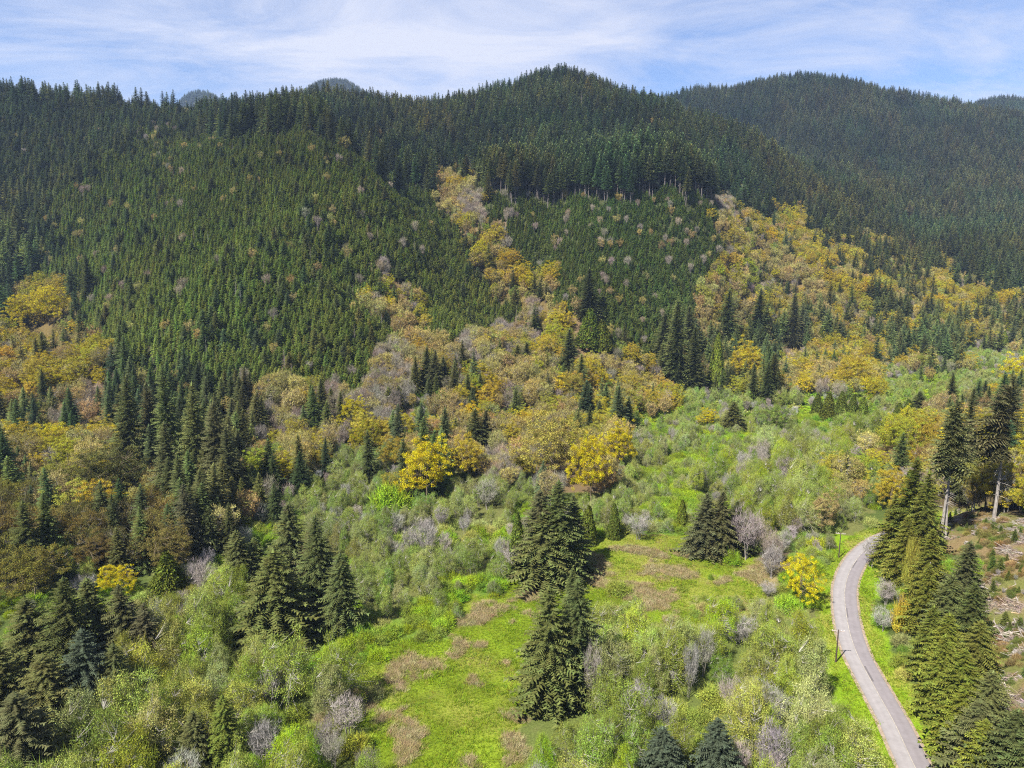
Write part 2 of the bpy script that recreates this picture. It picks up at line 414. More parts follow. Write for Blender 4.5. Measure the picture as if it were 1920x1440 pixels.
def conifer(seed, h, R, bare, nb, ks, spray=1.0, droop=.42, power=.8, lean=0.0, side=None, girth=.0115, fine=1.0):
    """trunk quads, needle triangles of a fir"""
    g = np.random.default_rng(seed)
    tz = np.linspace(0, h, 9); wob = np.cumsum(g.normal(0, h * .0012, (9, 2)), 0)
    tp = np.c_[wob[:, 0], wob[:, 1], tz]
    r0 = h * girth + .03
    trunk = tube(tp, r0 * (1 - tz / h * .96), 7)
    t = bare + (1 - bare) * (np.linspace(0, 1, nb) ** 1.08) * .985
    t = t + g.normal(0, .004, nb)
    t = np.clip(t, bare, .99)
    az = np.arange(nb) * 2.39996 + g.normal(0, .35, nb)
    q = (t - bare) / (1 - bare)
    lump = .60 + .78 * vnoise(az * 1.1 + seed, t * 9.0, seed)
    droop = droop * g.uniform(.4, 1.5, nb)
    L = R * ((1 - q) ** power) * (.62 + .5 * g.random(nb)) * lump * np.minimum(1, q * 6 + .62) + .16
    if side is not None: L = L * np.clip(.55 + .62 * np.cos(az - side), .16, 1.15)
    zb = t * h
    dirv = np.c_[np.cos(az), np.sin(az), np.zeros(nb)]
    perp = np.c_[-np.sin(az), np.cos(az), np.zeros(nb)]
    s = (np.arange(ks) + .6) / ks
    def curve(s):
        rise = (.05 + .42 * q ** 1.5)[:, None] * s[None]; dr = (droop * (1 - .75 * q))[:, None] * s[None] ** 2
        return L[:, None] * (rise - dr)
    pos = dirv[:, None] * (s[None, :, None] * L[:, None, None]); pos[:, :, 2] = zb[:, None] + curve(s)
    pos[:, :, :2] += np.interp(zb, tz, wob[:, 0])[:, None, None] * [1, 0] + np.interp(zb, tz, wob[:, 1])[:, None, None] * [0, 1]
    tris = []
    ds = (.75 / ks) * L[:, None, None]
    slen = fine * (L[:, None] * .30 * (1.15 - .75 * s[None]) + .20 * spray) * (.7 + .6 * g.random((nb, ks)))
    for sg in (-1, 1):
        sl = (slen * (.75 + .5 * g.random((nb, ks))))[..., None]
        a = pos - dirv[:, None] * ds * .7; b = pos + dirv[:, None] * ds * .6
        c = pos + perp[:, None] * sg * sl * .85 + dirv[:, None] * sl * .55
        c[..., 2] -= sl[..., 0] * (.18 + .35 * g.random((nb, ks)))
        b[..., 2] += .03 * h / 30
        tris.append(np.stack([a, b, c], 2).reshape(-1, 3, 3))
    # hanging sprays under, upright tufts over the branch
    sl = slen[..., None]
    w = perp[:, None] * sl * .30
    c = pos.copy(); c[..., 2] -= sl[..., 0] * .62; c += dirv[:, None] * sl * .25
    tris.append(np.stack([pos - w, pos + w, c], 2).reshape(-1, 3, 3))
    c = pos + dirv[:, None] * sl * .75; c[..., 2] += sl[..., 0] * .16
    tris.append(np.stack([pos - w * .8, pos + w * .8, c], 2).reshape(-1, 3, 3))
    # leader
    k = 8; a = np.arange(k) * 2.4
    top = np.array([wob[-1, 0], wob[-1, 1], h])
    lead = np.stack([np.tile(top + [0, 0, h * .015], (k, 1)), top + np.c_[np.cos(a), np.sin(a), np.full(k, -2.2)] * h * .013, top + np.c_[np.cos(a + .9), np.sin(a + .9), np.full(k, -2.2)] * h * .013], 1)
    tris.append(lead)
    return trunk, np.vstack(tris)
def dead_limbs(seed, h, n, z0, z1, Lr):
    g = np.random.default_rng(seed); out = []
    for i in range(n):
        z = h * (z0 + (z1 - z0) * g.random()); a = g.random() * 6.283; l = Lr * (.35 + .65 * g.random())
        d = np.array([math.cos(a), math.sin(a), -.12 + .3 * (g.random() - .5)])
        out.append(tube([[0, 0, z], d * l * .5 + [0, 0, z], d * l + [0, 0, z - .12 * l]], [.06, .045, .015], 4))
    return np.vstack(out)

def crown_points(g, n, h, R, z0, seed, shape='round', lump=.5):
    """cluster centres in the outer part of a lumpy crown"""
    d = norm(g.normal(0, 1, (n * 3, 3)))
    d = d[d[:, 2] > -.72][:n]
    r = .42 + .58 * g.random(len(d)) ** .42
    az = np.arctan2(d[:, 1], d[:, 0])
    f = 1 + lump * (vnoise(az * 1.35 + seed * 3.1 + 20, d[:, 2] * 2.4 + 9, seed) - .5) * 1.3
    zc = (h + z0) / 2; a = (h - z0) / 2
    p = d * r[:, None] * f[:, None]
    if shape == 'tall': p[:, :2] *= (1.05 - .35 * p[:, 2:3])
    if shape == 'vase': p[:, :2] *= np.clip(.72 + .42 * p[:, 2:3], .3, 1.2)
    out = np.c_[p[:, 0] * R, p[:, 1] * R, zc + p[:, 2] * a]
    return out[out[:, 2] > .3]
def limbs(g, h, R, z0, cl, nl, r0, stems=1, twig=.018, fork=.34):
    """trunk, main limbs and a thin branch to every leaf clump"""
    out = []; nodes = []
    for sidx in range(stems):
        a0 = g.random() * 6.28; off = 0 if stems == 1 else R * .10
        bx = np.array([math.cos(a0) * off, math.sin(a0) * off])
        top = np.array([bx[0] * 2.2 + g.normal(0, R * .12), bx[1] * 2.2 + g.normal(0, R * .12), z0 + (h - z0) * .72])
        n = 7; s = np.linspace(0, 1, n)[:, None]
        pts = np.c_[bx * (1 - s) + top[:2] * s + g.normal(0, .012 * h, (n, 2)) * s, s[:, 0] * top[2]]
        rr = r0 * (1 - .93 * s[:, 0]) / (1 if stems == 1 else 1.5)
        out.append(tube(pts, rr, 6))
        nodes += [(p, q) for p, q in zip(pts[3:], rr[3:])]
        for i in range(max(2, nl // stems)):
            a = i * 2.4 + g.random() * .8; zf = fork + (.62 - fork) * g.random()
            base = pts[0] * 0 + np.array([np.interp(zf, s[:, 0], pts[:, 0]), np.interp(zf, s[:, 0], pts[:, 1]), zf * top[2]])
            Lr = R * (.62 + .25 * g.random()); up = (h - z0) * (.22 + .34 * g.random())
            e = base + [math.cos(a) * Lr, math.sin(a) * Lr, up]
            m = base + [math.cos(a) * Lr * .55, math.sin(a) * Lr * .55, up * .36]
            lp = np.stack([base, (base + m) / 2 + [0, 0, -.0], m, (m + e) / 2 + [0, 0, up * .06], e])
            lr = r0 * .28 * np.array([1, .8, .58, .36, .08])
            out.append(tube(lp, lr, 5)); nodes += [(p, q) for p, q in zip(lp[1:], lr[1:])]
    NP = np.array([p for p, q in nodes])
    for c in cl:
        d = ((NP - c) ** 2).sum(1) + np.where(NP[:, 2] > c[2], 4.0, 0)
        i = int(d.argmin()); b = NP[i]
        m = (b + c) / 2 + [0, 0, -.06 * np.linalg.norm(c - b)]
        out.append(tube([b, m, c], [twig * 1.7, twig * 1.2, twig * .5], 3))
    return np.vstack(out)
def leaf_quads(g, cl, n, rad, flat, size, up=.55):
    k = len(cl)
    o = g.normal(0, 1, (k, n, 3)); o = o / np.linalg.norm(o, axis=-1, keepdims=True) * (g.random((k, n, 1)) ** .5)
    o = o * rad; o[..., 2] *= flat
    c = (cl[:, None] + o).reshape(-1, 3)
    nrm = norm(g.normal(0, 1, (len(c), 3)) + np.array([0, 0, up * 2]) + norm(o.reshape(-1, 3)) * .7)
    t = norm(np.cross(nrm, g.normal(0, 1, (len(c), 3)))); b = np.cross(nrm, t)
    s = (size * (.6 + .8 * g.random(len(c))))[:, None]
    return np.stack([c - t * s * .55 - b * s * .1, c - b * s * .42, c + t * s * .6, c + b * s * .42], 1)
def twig_tris(g, cl, n, length, width, up=.8, centre=None):
    k = len(cl)
    d = g.normal(0, 1, (k, n, 3)) * .75
    if centre is not None: d += norm(cl - centre)[:, None] * .9
    d[..., 2] += up; d = norm(d)
    l = length * (.5 + .8 * g.random((k, n, 1)))
    st = cl[:, None] + g.normal(0, .25, (k, n, 3)) * length
    e = st + d * l
    p = norm(np.cross(d, g.normal(0, 1, (k, n, 3)))) * width
    return np.stack([st - p, st + p, e], 2).reshape(-1, 3, 3)
def broadleaf(seed, h, R, z0, ncl, nleaf, rad, size, shape='round', flat=.7, lump=.5, nl=7, stems=1, r0=None, twigs=0, tw_len=1.2, tw_w=.05, up=.55, twup=.8, thin=.018):
    g = np.random.default_rng(seed)
    cl = crown_points(g, ncl, h, R, z0, seed, shape, lump)
    wood = limbs(g, h, R, z0, cl, nl, r0 or h * .014, stems, thin)
    lv = leaf_quads(g, cl, nleaf, rad, flat, size, up) if nleaf else np.zeros((0, 4, 3))
    tw = twig_tris(g, cl, twigs, tw_len, tw_w, twup, np.array([0, 0, z0])) if twigs else np.zeros((0, 3, 3))
    return wood, lv, tw
def shrub_mesh(seed, h, R, n, size, twigs=0, tw_w=.03):
    g = np.random.default_rng(seed)
    k = max(10, n // 14)
    d = norm(g.normal(0, 1, (k, 3))); d[:, 2] = abs(d[:, 2])
    f = .75 + .5 * vnoise(np.arctan2(d[:, 1], d[:, 0]) * 1.6 + 30, d[:, 2] * 2 + 5, seed)
    cl = d * (f * (.5 + .5 * g.random(k) ** .5))[:, None] * [R, R, h * .86] + [0, 0, h * .1]
    lv = leaf_quads(g, cl, 14, R * .30, .7, size, .5)
    lv[..., 2] = np.maximum(lv[..., 2], .03)
    st = []
    for c in cl[:14]: st.append(tube([[c[0] * .1, c[1] * .1, 0], [c[0] * .5, c[1] * .5, c[2] * .6], c], [.05, .035, .012], 3))
    tw = twig_tris(g, cl, twigs, h * .4, tw_w, .9, np.zeros(3)) if twigs else np.zeros((0, 3, 3))
    if len(tw): tw[..., 2] = np.maximum(tw[..., 2], .02)
    return np.vstack(st), lv, tw
def cedar(seed, h, R, n, size):
    g = np.random.default_rng(seed)
    tz = np.linspace(0, h * .97, 7)
    trunk = tube(np.c_[tz * 0, tz * 0, tz], (h * .014) * (1 - tz / h * .95), 6)
    t = g.random(n) ** 1.35
    az = g.random(n) * 6.283
    lump = .78 + .44 * vnoise(az * 2.1 + 11, t * h * .55, seed)
    rr = R * np.minimum(1, (1 - t) ** .72 * 1.05) * np.minimum(1, .72 + t * 3) * lump * (.55 + .45 * g.random(n) ** .4)
    c = np.c_[np.cos(az) * rr, np.sin(az) * rr, .02 * h + t * h * .96]
    out = np.c_[np.cos(az), np.sin(az), np.zeros(n)]; pr = np.c_[-np.sin(az), np.cos(az), np.zeros(n)]
    s = (size * (.6 + .8 * g.random(n)))[:, None]
    tw = (g.random((n, 1)) - .5) * 1.6
    side = norm(pr + out * tw)
    tip = c + (out * .35 + np.array([0, 0, .75]) + g.normal(0, .25, (n, 3))) * s
    q = np.stack([c - side * s * .34 - [0, 0, .2] * s, c + side * s * .34 - [0, 0, .2] * s, tip], 1)
    dn = c + (out * .55 + np.array([0, 0, -.55]) + g.normal(0, .2, (n, 3))) * s
    q2 = np.stack([c - side * s * .3, c + side * s * .3, dn], 1)
    return trunk, np.vstack([q, q2])

# ------------------------------------------------------------------ tree prototypes
KIND = {}
def proto(kind, h, R, wood, woodmat, green, lod, extra=()):
    """wood polys, list of (polys, mat) for the crown"""
    KIND.setdefault(kind, {'hi': [], 'lo': [], 'all': []})
    d = {'h': h, 'R': R, 'joined': mesh_from(kind, [(wood, woodmat)] + list(green) + list(extra))}
    if lod == 'hi':
        d['trunk'] = mesh_from(kind + '_trunk', [(wood, woodmat)])
        d['crown'] = mesh_from(kind + '_crown', list(green))
        d['extra'] = mesh_from(kind + '_dead_limb', list(extra)) if extra else None
    d['i'] = len(KIND[kind]['all']); KIND[kind]['all'].append(d); KIND[kind][lod].append(d)
for i in range(5):
    w, n = conifer(100 + i, 30, 5.2 + .5 * (i % 3), .03, 640, 9, .7, .34 + .1 * (i % 2), .66 + .07 * (i % 3), fine=.74)
    proto('fir_tree', 30, 4.7, w, M_BARK, [(n, M_NEEDLE)], 'hi')
for i in range(5):
    w, n = conifer(200 + i, 30, 5.0 + .4 * (i % 3), .08 if i < 3 else .25, 150, 5, 1.6, .40, .74)
    proto('fir_tree', 30, 5.0, w, M_BARK, [(n, M_NEEDLE)], 'lo')
for i in range(4):
    w, n = conifer(300 + i, 13, 3.0, .02, 280, 7, .6, .30, .62)
    proto('young_fir', 13, 2.3, w, M_BARK, [(n, M_NEEDLE)], 'hi')
for i in range(4):
    w, n = conifer(350 + i, 13, 3.0, .03, 140, 5, .9, .30, .62)
    proto('young_fir', 13, 2.3, w, M_BARK, [(n, M_NEEDLE)], 'lo')
for i in range(3):
    w, n = conifer(400 + i, 40, 4.8, .48, 240, 7, 1.2, .40, .7, girth=.0085)
    proto('bare_trunk_fir', 40, 4.4, w, M_GREYBARK, [(n, M_NEEDLE)], 'hi', [(dead_limbs(410 + i, 40, 18, .2, .5, 2.6), M_GREYBARK)])
    w, n = conifer(450 + i, 40, 4.9, .42, 170, 5, 1.4, .40, .7, girth=.0075)
    proto('tall_fir', 40, 4.9, w, M_TRUNK, [(n, M_NEEDLE)], 'hi')
for i in range(2):
    w, n = conifer(430 + i, 40, 6.5, .46, 260, 8, 1.3, .32, .62, side=2.9, girth=.0085)
    proto('sided_fir', 40, 6.5, w, M_GREYBARK, [(n, M_NEEDLE)], 'hi', [(dead_limbs(440 + i, 40, 22, .18, .5, 3.6), M_GREYBARK)])
for i in range(3):
    w, n = cedar(500 + i, 12, 3.0, 2600, .55)
    proto('cedar_tree', 12, 3.0, w, M_BARK, [(n, M_NEEDLE)], 'hi')
for i in range(2):
    w, n = cedar(520 + i, 12, 2.9, 700, .95)
    proto('cedar_tree', 12, 2.9, w, M_BARK, [(n, M_NEEDLE)], 'lo')
for i in range(4):
    w, l, t = broadleaf(600 + i, 20, 8, 3.5, 270, 95, 1.10, .23, 'round', .62, .85, 9, twigs=3, tw_len=1.2, tw_w=.03)
    proto('maple_tree', 20, 8, w, M_MAPLEBARK, [(l, M_LEAF), (t, M_TWIG)], 'hi')
for i in range(4):
    w, l, t = broadleaf(620 + i, 20, 8, 3.5, 160, 42, 1.3, .40, 'round', .75, .9, 6)
    proto('maple_tree', 20, 8, w, M_MAPLEBARK, [(l, M_LEAF)], 'lo')
for i in range(4):
    w, l, t = broadleaf(640 + i, 19, 6.6, 4, 230, 12, 1.2, .36, 'vase', .6, .45, 8, 2, twigs=9, tw_len=1.5, tw_w=.05)
    proto('budding_tree', 19, 6.6, w, M_GREYBARK, [(l, M_LEAF), (t, M_TWIG)], 'hi')
for i in range(4):
    w, l, t = broadleaf(660 + i, 19, 6.6, 4, 110, 9, 1.5, .62, 'vase', .6, .45, 6, 2, twigs=10, tw_len=2.0, tw_w=.085)
    proto('budding_tree', 19, 6.6, w, M_GREYBARK, [(l, M_LEAF), (t, M_TWIG)], 'lo')
for i in range(4):
    w, l, t = broadleaf(680 + i, 12, 3.8, 2, 150, 0, 1, .3, 'vase', .6, .4, 9, 3, r0=.17, twigs=12, tw_len=1.5, tw_w=.026, twup=1.0, thin=.034)
    proto('bare_tree', 12, 3.8, w, M_GREYBARK, [(t, M_TWIG)], 'hi')
for i in range(3):
    w, l, t = broadleaf(700 + i, 12, 3.6, 2, 70, 0, 1, .3, 'vase', .6, .4, 6, 3, r0=.17, twigs=13, tw_len=2.0, tw_w=.05, twup=1.1, thin=.04)
    proto('bare_tree', 12, 3.6, w, M_GREYBARK, [(t, M_TWIG)], 'lo')
for i in range(6):
    w, l, t = broadleaf(720 + i, 13, 3.2 + .5 * (i % 3), 1.2, 230, 42, .80, .165, 'tall', 1.25, .8, 9, 1 + i % 3, r0=.12, twigs=10, tw_len=1.6, tw_w=.018, up=.2, twup=1.3)
    proto('alder_tree', 13, 3.9, w, M_PALEBARK, [(l, M_LEAF), (t, M_TWIG)], 'hi')
for i in range(3):
    w, l, t = broadleaf(740 + i, 13, 3.4, 1.2, 120, 26, 1.0, .32, 'tall', 1.2, .7, 6, 2, r0=.12, twigs=9, tw_len=1.9, tw_w=.045, up=.2, twup=1.3)
    proto('alder_tree', 13, 3.9, w, M_PALEBARK, [(l, M_LEAF), (t, M_TWIG)], 'lo')
for i in range(4):
    w, l, t = shrub_mesh(760 + i, 2.4, 2.2, 2600, .15, 6)
    proto('shrub', 2.4, 2.2, w, M_MAPLEBARK, [(l, M_LEAF), (t, M_TWIG)], 'hi')
for i in range(2):
    w, l, t = shrub_mesh(780 + i, 2.4, 2.2, 480, .42, 3)
    proto('shrub', 2.4, 2.2, w, M_MAPLEBARK, [(l, M_LEAF), (t, M_TWIG)], 'lo')
for i in range(2):
    w, n = conifer(800 + i, 28, 2.6, .15, 90, 3, .5, .3, .8)
    n = n.copy(); cc = n.mean(1, keepdims=True); n = cc + (n - cc) * .55
    proto('dead_fir', 28, 2.6, w, M_GREYBARK, [(n, M_TWIG)], 'hi'); proto('dead_fir', 28, 2.6, w, M_GREYBARK, [(n, M_TWIG)], 'lo')

# ------------------------------------------------------------------ planting
TINT = {  # base leaf colours (linear)
 'young': [(.134,.174,.036), (.150,.190,.038), (.120,.158,.038), (.162,.190,.036)],
 'knoll': [(.116,.160,.036), (.132,.174,.038), (.100,.144,.036)],
 'fir': [(.086,.112,.040), (.102,.128,.042), (.074,.098,.042), (.118,.128,.040)],
 'ridge': [(.088,.112,.046), (.102,.118,.050), (.074,.100,.046), (.112,.118,.052)],
 'near': [(.084,.098,.034), (.098,.110,.036), (.088,.092,.038)],
 'olive': [(.122,.138,.022), (.136,.150,.024), (.108,.124,.024)],
 'cedar': [(.085,.110,.016), (.096,.120,.018), (.076,.098,.018)],
 'yellow': [(.33,.270,.022), (.30,.252,.028), (.37,.30,.016), (.26,.235,.038), (.27,.262,.024), (.31,.24,.03)],
 'tan': [(.265,.215,.07), (.285,.23,.075), (.24,.205,.08), (.27,.245,.08), (.255,.19,.07), (.22,.19,.07)],
 'lime': [(.22,.26,.03), (.18,.22,.04), (.15,.20,.045)],
 'bare': [(.215,.18,.135), (.19,.16,.13), (.23,.195,.135), (.20,.175,.145)],
 'grey': [(.235,.215,.19), (.20,.185,.165), (.27,.25,.225)],
 'alder': [(.215,.255,.045), (.245,.27,.06), (.19,.24,.04), (.235,.25,.085), (.235,.275,.032), (.165,.205,.035)],
 'willow': [(.21,.245,.07), (.235,.26,.09), (.19,.24,.055), (.23,.27,.06), (.17,.23,.045)],
 'green': [(.18,.27,.02), (.21,.29,.018), (.15,.23,.028), (.17,.22,.035)],
 'darkbroad': [(.115,.094,.026), (.14,.112,.028), (.10,.094,.03), (.125,.115,.024)],  # hardwood tints darkened, the left gully's shade put into the leaf colour
 'sapling': [(.085,.115,.026), (.10,.125,.028)],
 'dead': [(.28,.215,.18), (.32,.27,.24)],
 'slashshrub': [(.17,.13,.05), (.15,.15,.04), (.20,.14,.06)],
}
Z = {  # zone: (spacing, [(share, kind, hmin, hmax, tint)])
 'p': (3.2, [(.965,'young_fir',5.5,10.5,'young'),(.025,'young_fir',13,17,'fir'),(.004,'budding_tree',8,11,'tan'),(.003,'bare_tree',9,12,'bare'),(.003,'dead_fir',11,14,'dead')]),
 'q': (5.2, [(.70,'young_fir',12,20,'fir'),(.275,'fir_tree',18,28,'fir'),(.015,'budding_tree',9,13,'tan'),(.01,'bare_tree',9,13,'bare')]),
 'k': (3.5, [(.965,'young_fir',6,10.5,'knoll'),(.017,'budding_tree',8,12,'tan'),(.018,'bare_tree',8,12,'bare')]),
 'F': (8.2, [(.965,'fir_tree',20,42,'fir'),(.012,'budding_tree',14,20,'tan'),(.010,'dead_fir',22,32,'dead'),(.013,'maple_tree',14,18,'lime')]),
 'R': (9.0, [(.985,'fir_tree',21,43,'ridge'),(.008,'dead_fir',22,30,'dead'),(.007,'maple_tree',12,16,'lime')]),
 'y': (7.8, [(.44,'maple_tree',11,21,'yellow'),(.30,'budding_tree',11,19,'tan'),(.07,'maple_tree',10,15,'lime'),(.13,'fir_tree',16,32,'fir'),(.07,'bare_tree',9,14,'bare')]),
 't': (7.4, [(.47,'budding_tree',11,19,'tan'),(.24,'maple_tree',11,18,'yellow'),(.13,'bare_tree',10,15,'bare'),(.06,'maple_tree',10,14,'lime'),(.10,'fir_tree',12,25,'fir')]),
 'b': (4.0, [(.74,'bare_tree',9,14,'bare'),(.26,'budding_tree',9,14,'tan')]),
 'm': (6.6, [(.50,'fir_tree',18,36,'fir'),(.14,'maple_tree',12,19,'yellow'),(.19,'budding_tree',12,18,'tan'),(.07,'cedar_tree',10,18,'cedar'),(.10,'bare_tree',9,14,'bare')]),
 'E': (5.6, [(.97,'tall_fir',36,46,'fir'),(.03,'budding_tree',12,18,'tan')]),
 'd': (6.4, [(.48,'budding_tree',13,18,'darkbroad'),(.24,'maple_tree',13,18,'darkbroad'),(.22,'fir_tree',16,28,'fir'),(.06,'bare_tree',8,12,'grey')]),
 'D': (6.0, [(.90,'fir_tree',17,28,'near'),(.10,'budding_tree',12,16,'tan')]),
 'a': (5.6, [(.63,'alder_tree',7.5,16.5,'alder'),(.07,'alder_tree',9,13,'green'),(.17,'bare_tree',7,12,'grey'),(.13,'shrub',2,4,'alder')]),
 'w': (5.2, [(.52,'alder_tree',6,10.5,'willow'),(.16,'bare_tree',5,9,'grey'),(.20,'shrub',2,4,'willow'),(.12,'shrub',2.0,3.5,'green')]),
 's': (3.2, [(.62,'shrub',1.6,3.6,'green'),(.20,'alder_tree',4,7.5,'willow'),(.12,'shrub',1.5,3,'willow'),(.06,'bare_tree',3,6,'grey')]),
 'l': (3.6, [(.30,'shrub',.8,2.0,'willow'),(.16,'shrub',.8,2.2,'alder'),(.10,'alder_tree',3,6,'alder'),(.07,'bare_tree',3,6,'grey'),(.07,'shrub',.8,1.6,'slashshrub')]),
 'x': (4.2, [(.55,'shrub',1.5,3,'green'),(.25,'shrub',1.5,3,'willow'),(.10,'bare_tree',4,7,'grey')]),
 'n': (4.4, [(.30,'budding_tree',12,17,'darkbroad'),(.30,'maple_tree',11,16,'yellow'),(.2,'bare_tree',9,15,'grey'),(.2,'cedar_tree',6,14,'cedar')]),
 'c': (1.7, [(.15,'young_fir',1.2,4.5,'sapling'),(.54,'shrub',.4,1.5,'slashshrub'),(.20,'shrub',.5,1.3,'sapling'),(.05,'bare_tree',1.2,2.2,'grey')]),
}
def hsvjit(c, g, v=.14, h=.06):
    c = np.array(c) * (1 + g.normal(0, v, (len(c), 1)).clip(-.3, .35))
    return np.clip(c * (1 + g.normal(0, h, c.shape)), 0.004, .8)
# horizon line of the bare ground, for leaving out what no viewpoint near the photograph's can see
_a = np.linspace(-.85, .85, 341); _r = np.concatenate([np.arange(60, 700, 6), np.arange(700, 4850, 12)])
_xx = _a[:, None] * _r[None]; _yy = np.tile(_r, (341, 1))
_el = (gz(_xx, _yy) - H) / np.sqrt(_xx ** 2 + _yy ** 2)
_mx = np.maximum.accumulate(_el, axis=1)
def hidden(x, y, ztop, margin=.012):
    i = np.clip(np.round((x / np.maximum(y, 1) + .85) / .005).astype(int), 0, 340)
    j = np.clip(np.searchsorted(_r, y) - 1, 0, len(_r) - 1)
    return (ztop - H) / np.sqrt(x * x + y * y) < _mx[i, j] - margin

TREES = []      # dict of arrays
WIDE = {'fir_tree': 1.25, 'young_fir': 1.22, 'tall_fir': 1.2}
def plant(zch, x0, x1, y0, y1):
    sp, mix = Z[zch]
    g = np.random.default_rng(ord(zch) * 7 + 1)
    nx, ny = int((x1 - x0) / sp), int((y1 - y0) / sp)
    I, J = np.meshgrid(np.arange(nx), np.arange(ny))
    x = x0 + (I + .5 * (J % 2)) * sp + g.uniform(-.42, .42, I.shape) * sp; y = y0 + J * sp + g.uniform(-.42, .42, I.shape) * sp
    x, y = x.ravel(), y.ravel()
    m = (np.abs(x) < .80 * y + 14) & (y > 30)
    x, y = x[m], y[m]
    z = gz(x, y)
    m = ~hidden(x, y, z + 40)
    x, y, z = x[m], y[m], z[m]
    tall = 8 if zch in 'FRytbmdDpqk' or zch == 'E' else 3
    ok = zone(x, y, z + tall, 22.0 if tall == 8 else 14.0) == zch
    ok &= ~np.isin(zone(x, y, z + .3, 5), ['g'])
    ok &= road_dist(x, y) > (8.0 if zch in 'sx' else 11.5)
    x, y, z = x[ok], y[ok], z[ok]
    if not len(x): return
    if zch in 'pqkFR':
        gap = (g.random(len(x)) > .05) & (fbm(x / 22, y / 26, 93, 2) < .88)
        x, y, z = x[gap], y[gap], z[gap]
    if zch == 'c':
        gap = fbm(x / 5 + 7, y / 5, 97, 3) > .47
        x, y, z = x[gap], y[gap], z[gap]
    sh = np.array([q[0] for q in mix]); r = g.random(len(x))
    # clump the mixture so that neighbours tend to be alike
    r = (.45 * r + .55 * (fbm(x / 34 + ord(zch), y / 34, 77, 2) * 1.9 - .45)) if zch in 'ytmwsan' else r
    if zch in 'ytmwsan': r = np.argsort(np.argsort(r)) / len(r)
    k = np.searchsorted(np.cumsum(sh), r)
    for q, (s, kind, h0, h1, tn) in enumerate(mix):
        w = k == q
        n = int(w.sum())
        if not n: continue
        hh = g.uniform(h0, h1, n) * (.88 + .24 * fbm(x[w] / 60, y[w] / 60, 55, 2))
        pal = np.array(TINT[tn]); col = hsvjit(pal[g.integers(0, len(pal), n)], g, .15 if kind == 'young_fir' else (.24 if 'fir' in kind else .15))
        if 'fir' in kind:
            pn = fbm(x[w] / 70 + 9, y[w] / 90, 83, 3) - .5; pb = fbm(x[w] / 110, y[w] / 130 + 40, 87, 3) - .5
            am = .4 if kind == 'young_fir' else .9
            col = col * (1 + 1.3 * am * pn[:, None]) * (1 + am * pb[:, None] * np.array([.9, .1, -.3]))
        u, v, f = project(x[w], y[w], z[w] + hh * .6)
        TREES.append(dict(kind=kind, zone=zch, tint=tn, x=x[w], y=y[w], z=z[w], h=hh, col=col, u=u, v=v, f=f,
                          rot=g.uniform(0, 6.283, n), sx=g.uniform(.9, 1.2, n) * WIDE.get(kind, 1.0), var=g.integers(0, 1 << 20, n)))
for ch in ['E'] + list('pqkFRytbmdDawsxnc') + ['l']:
    far = {'F': 4700, 'R': 3500, 'p': 1000, 'q': 1150, 'k': 900, 'E': 1000, 'y': 1350, 't': 1350, 'b': 1350, 'm': 1400}.get(ch, 1000)
    near = {'p': 380, 'k': 520, 'E': 640, 'F': 380, 'R': 700, 'q': 400}.get(ch, 40)
    wx = .8 * far
    plant(ch, -wx - 20, wx + 20, near, far)

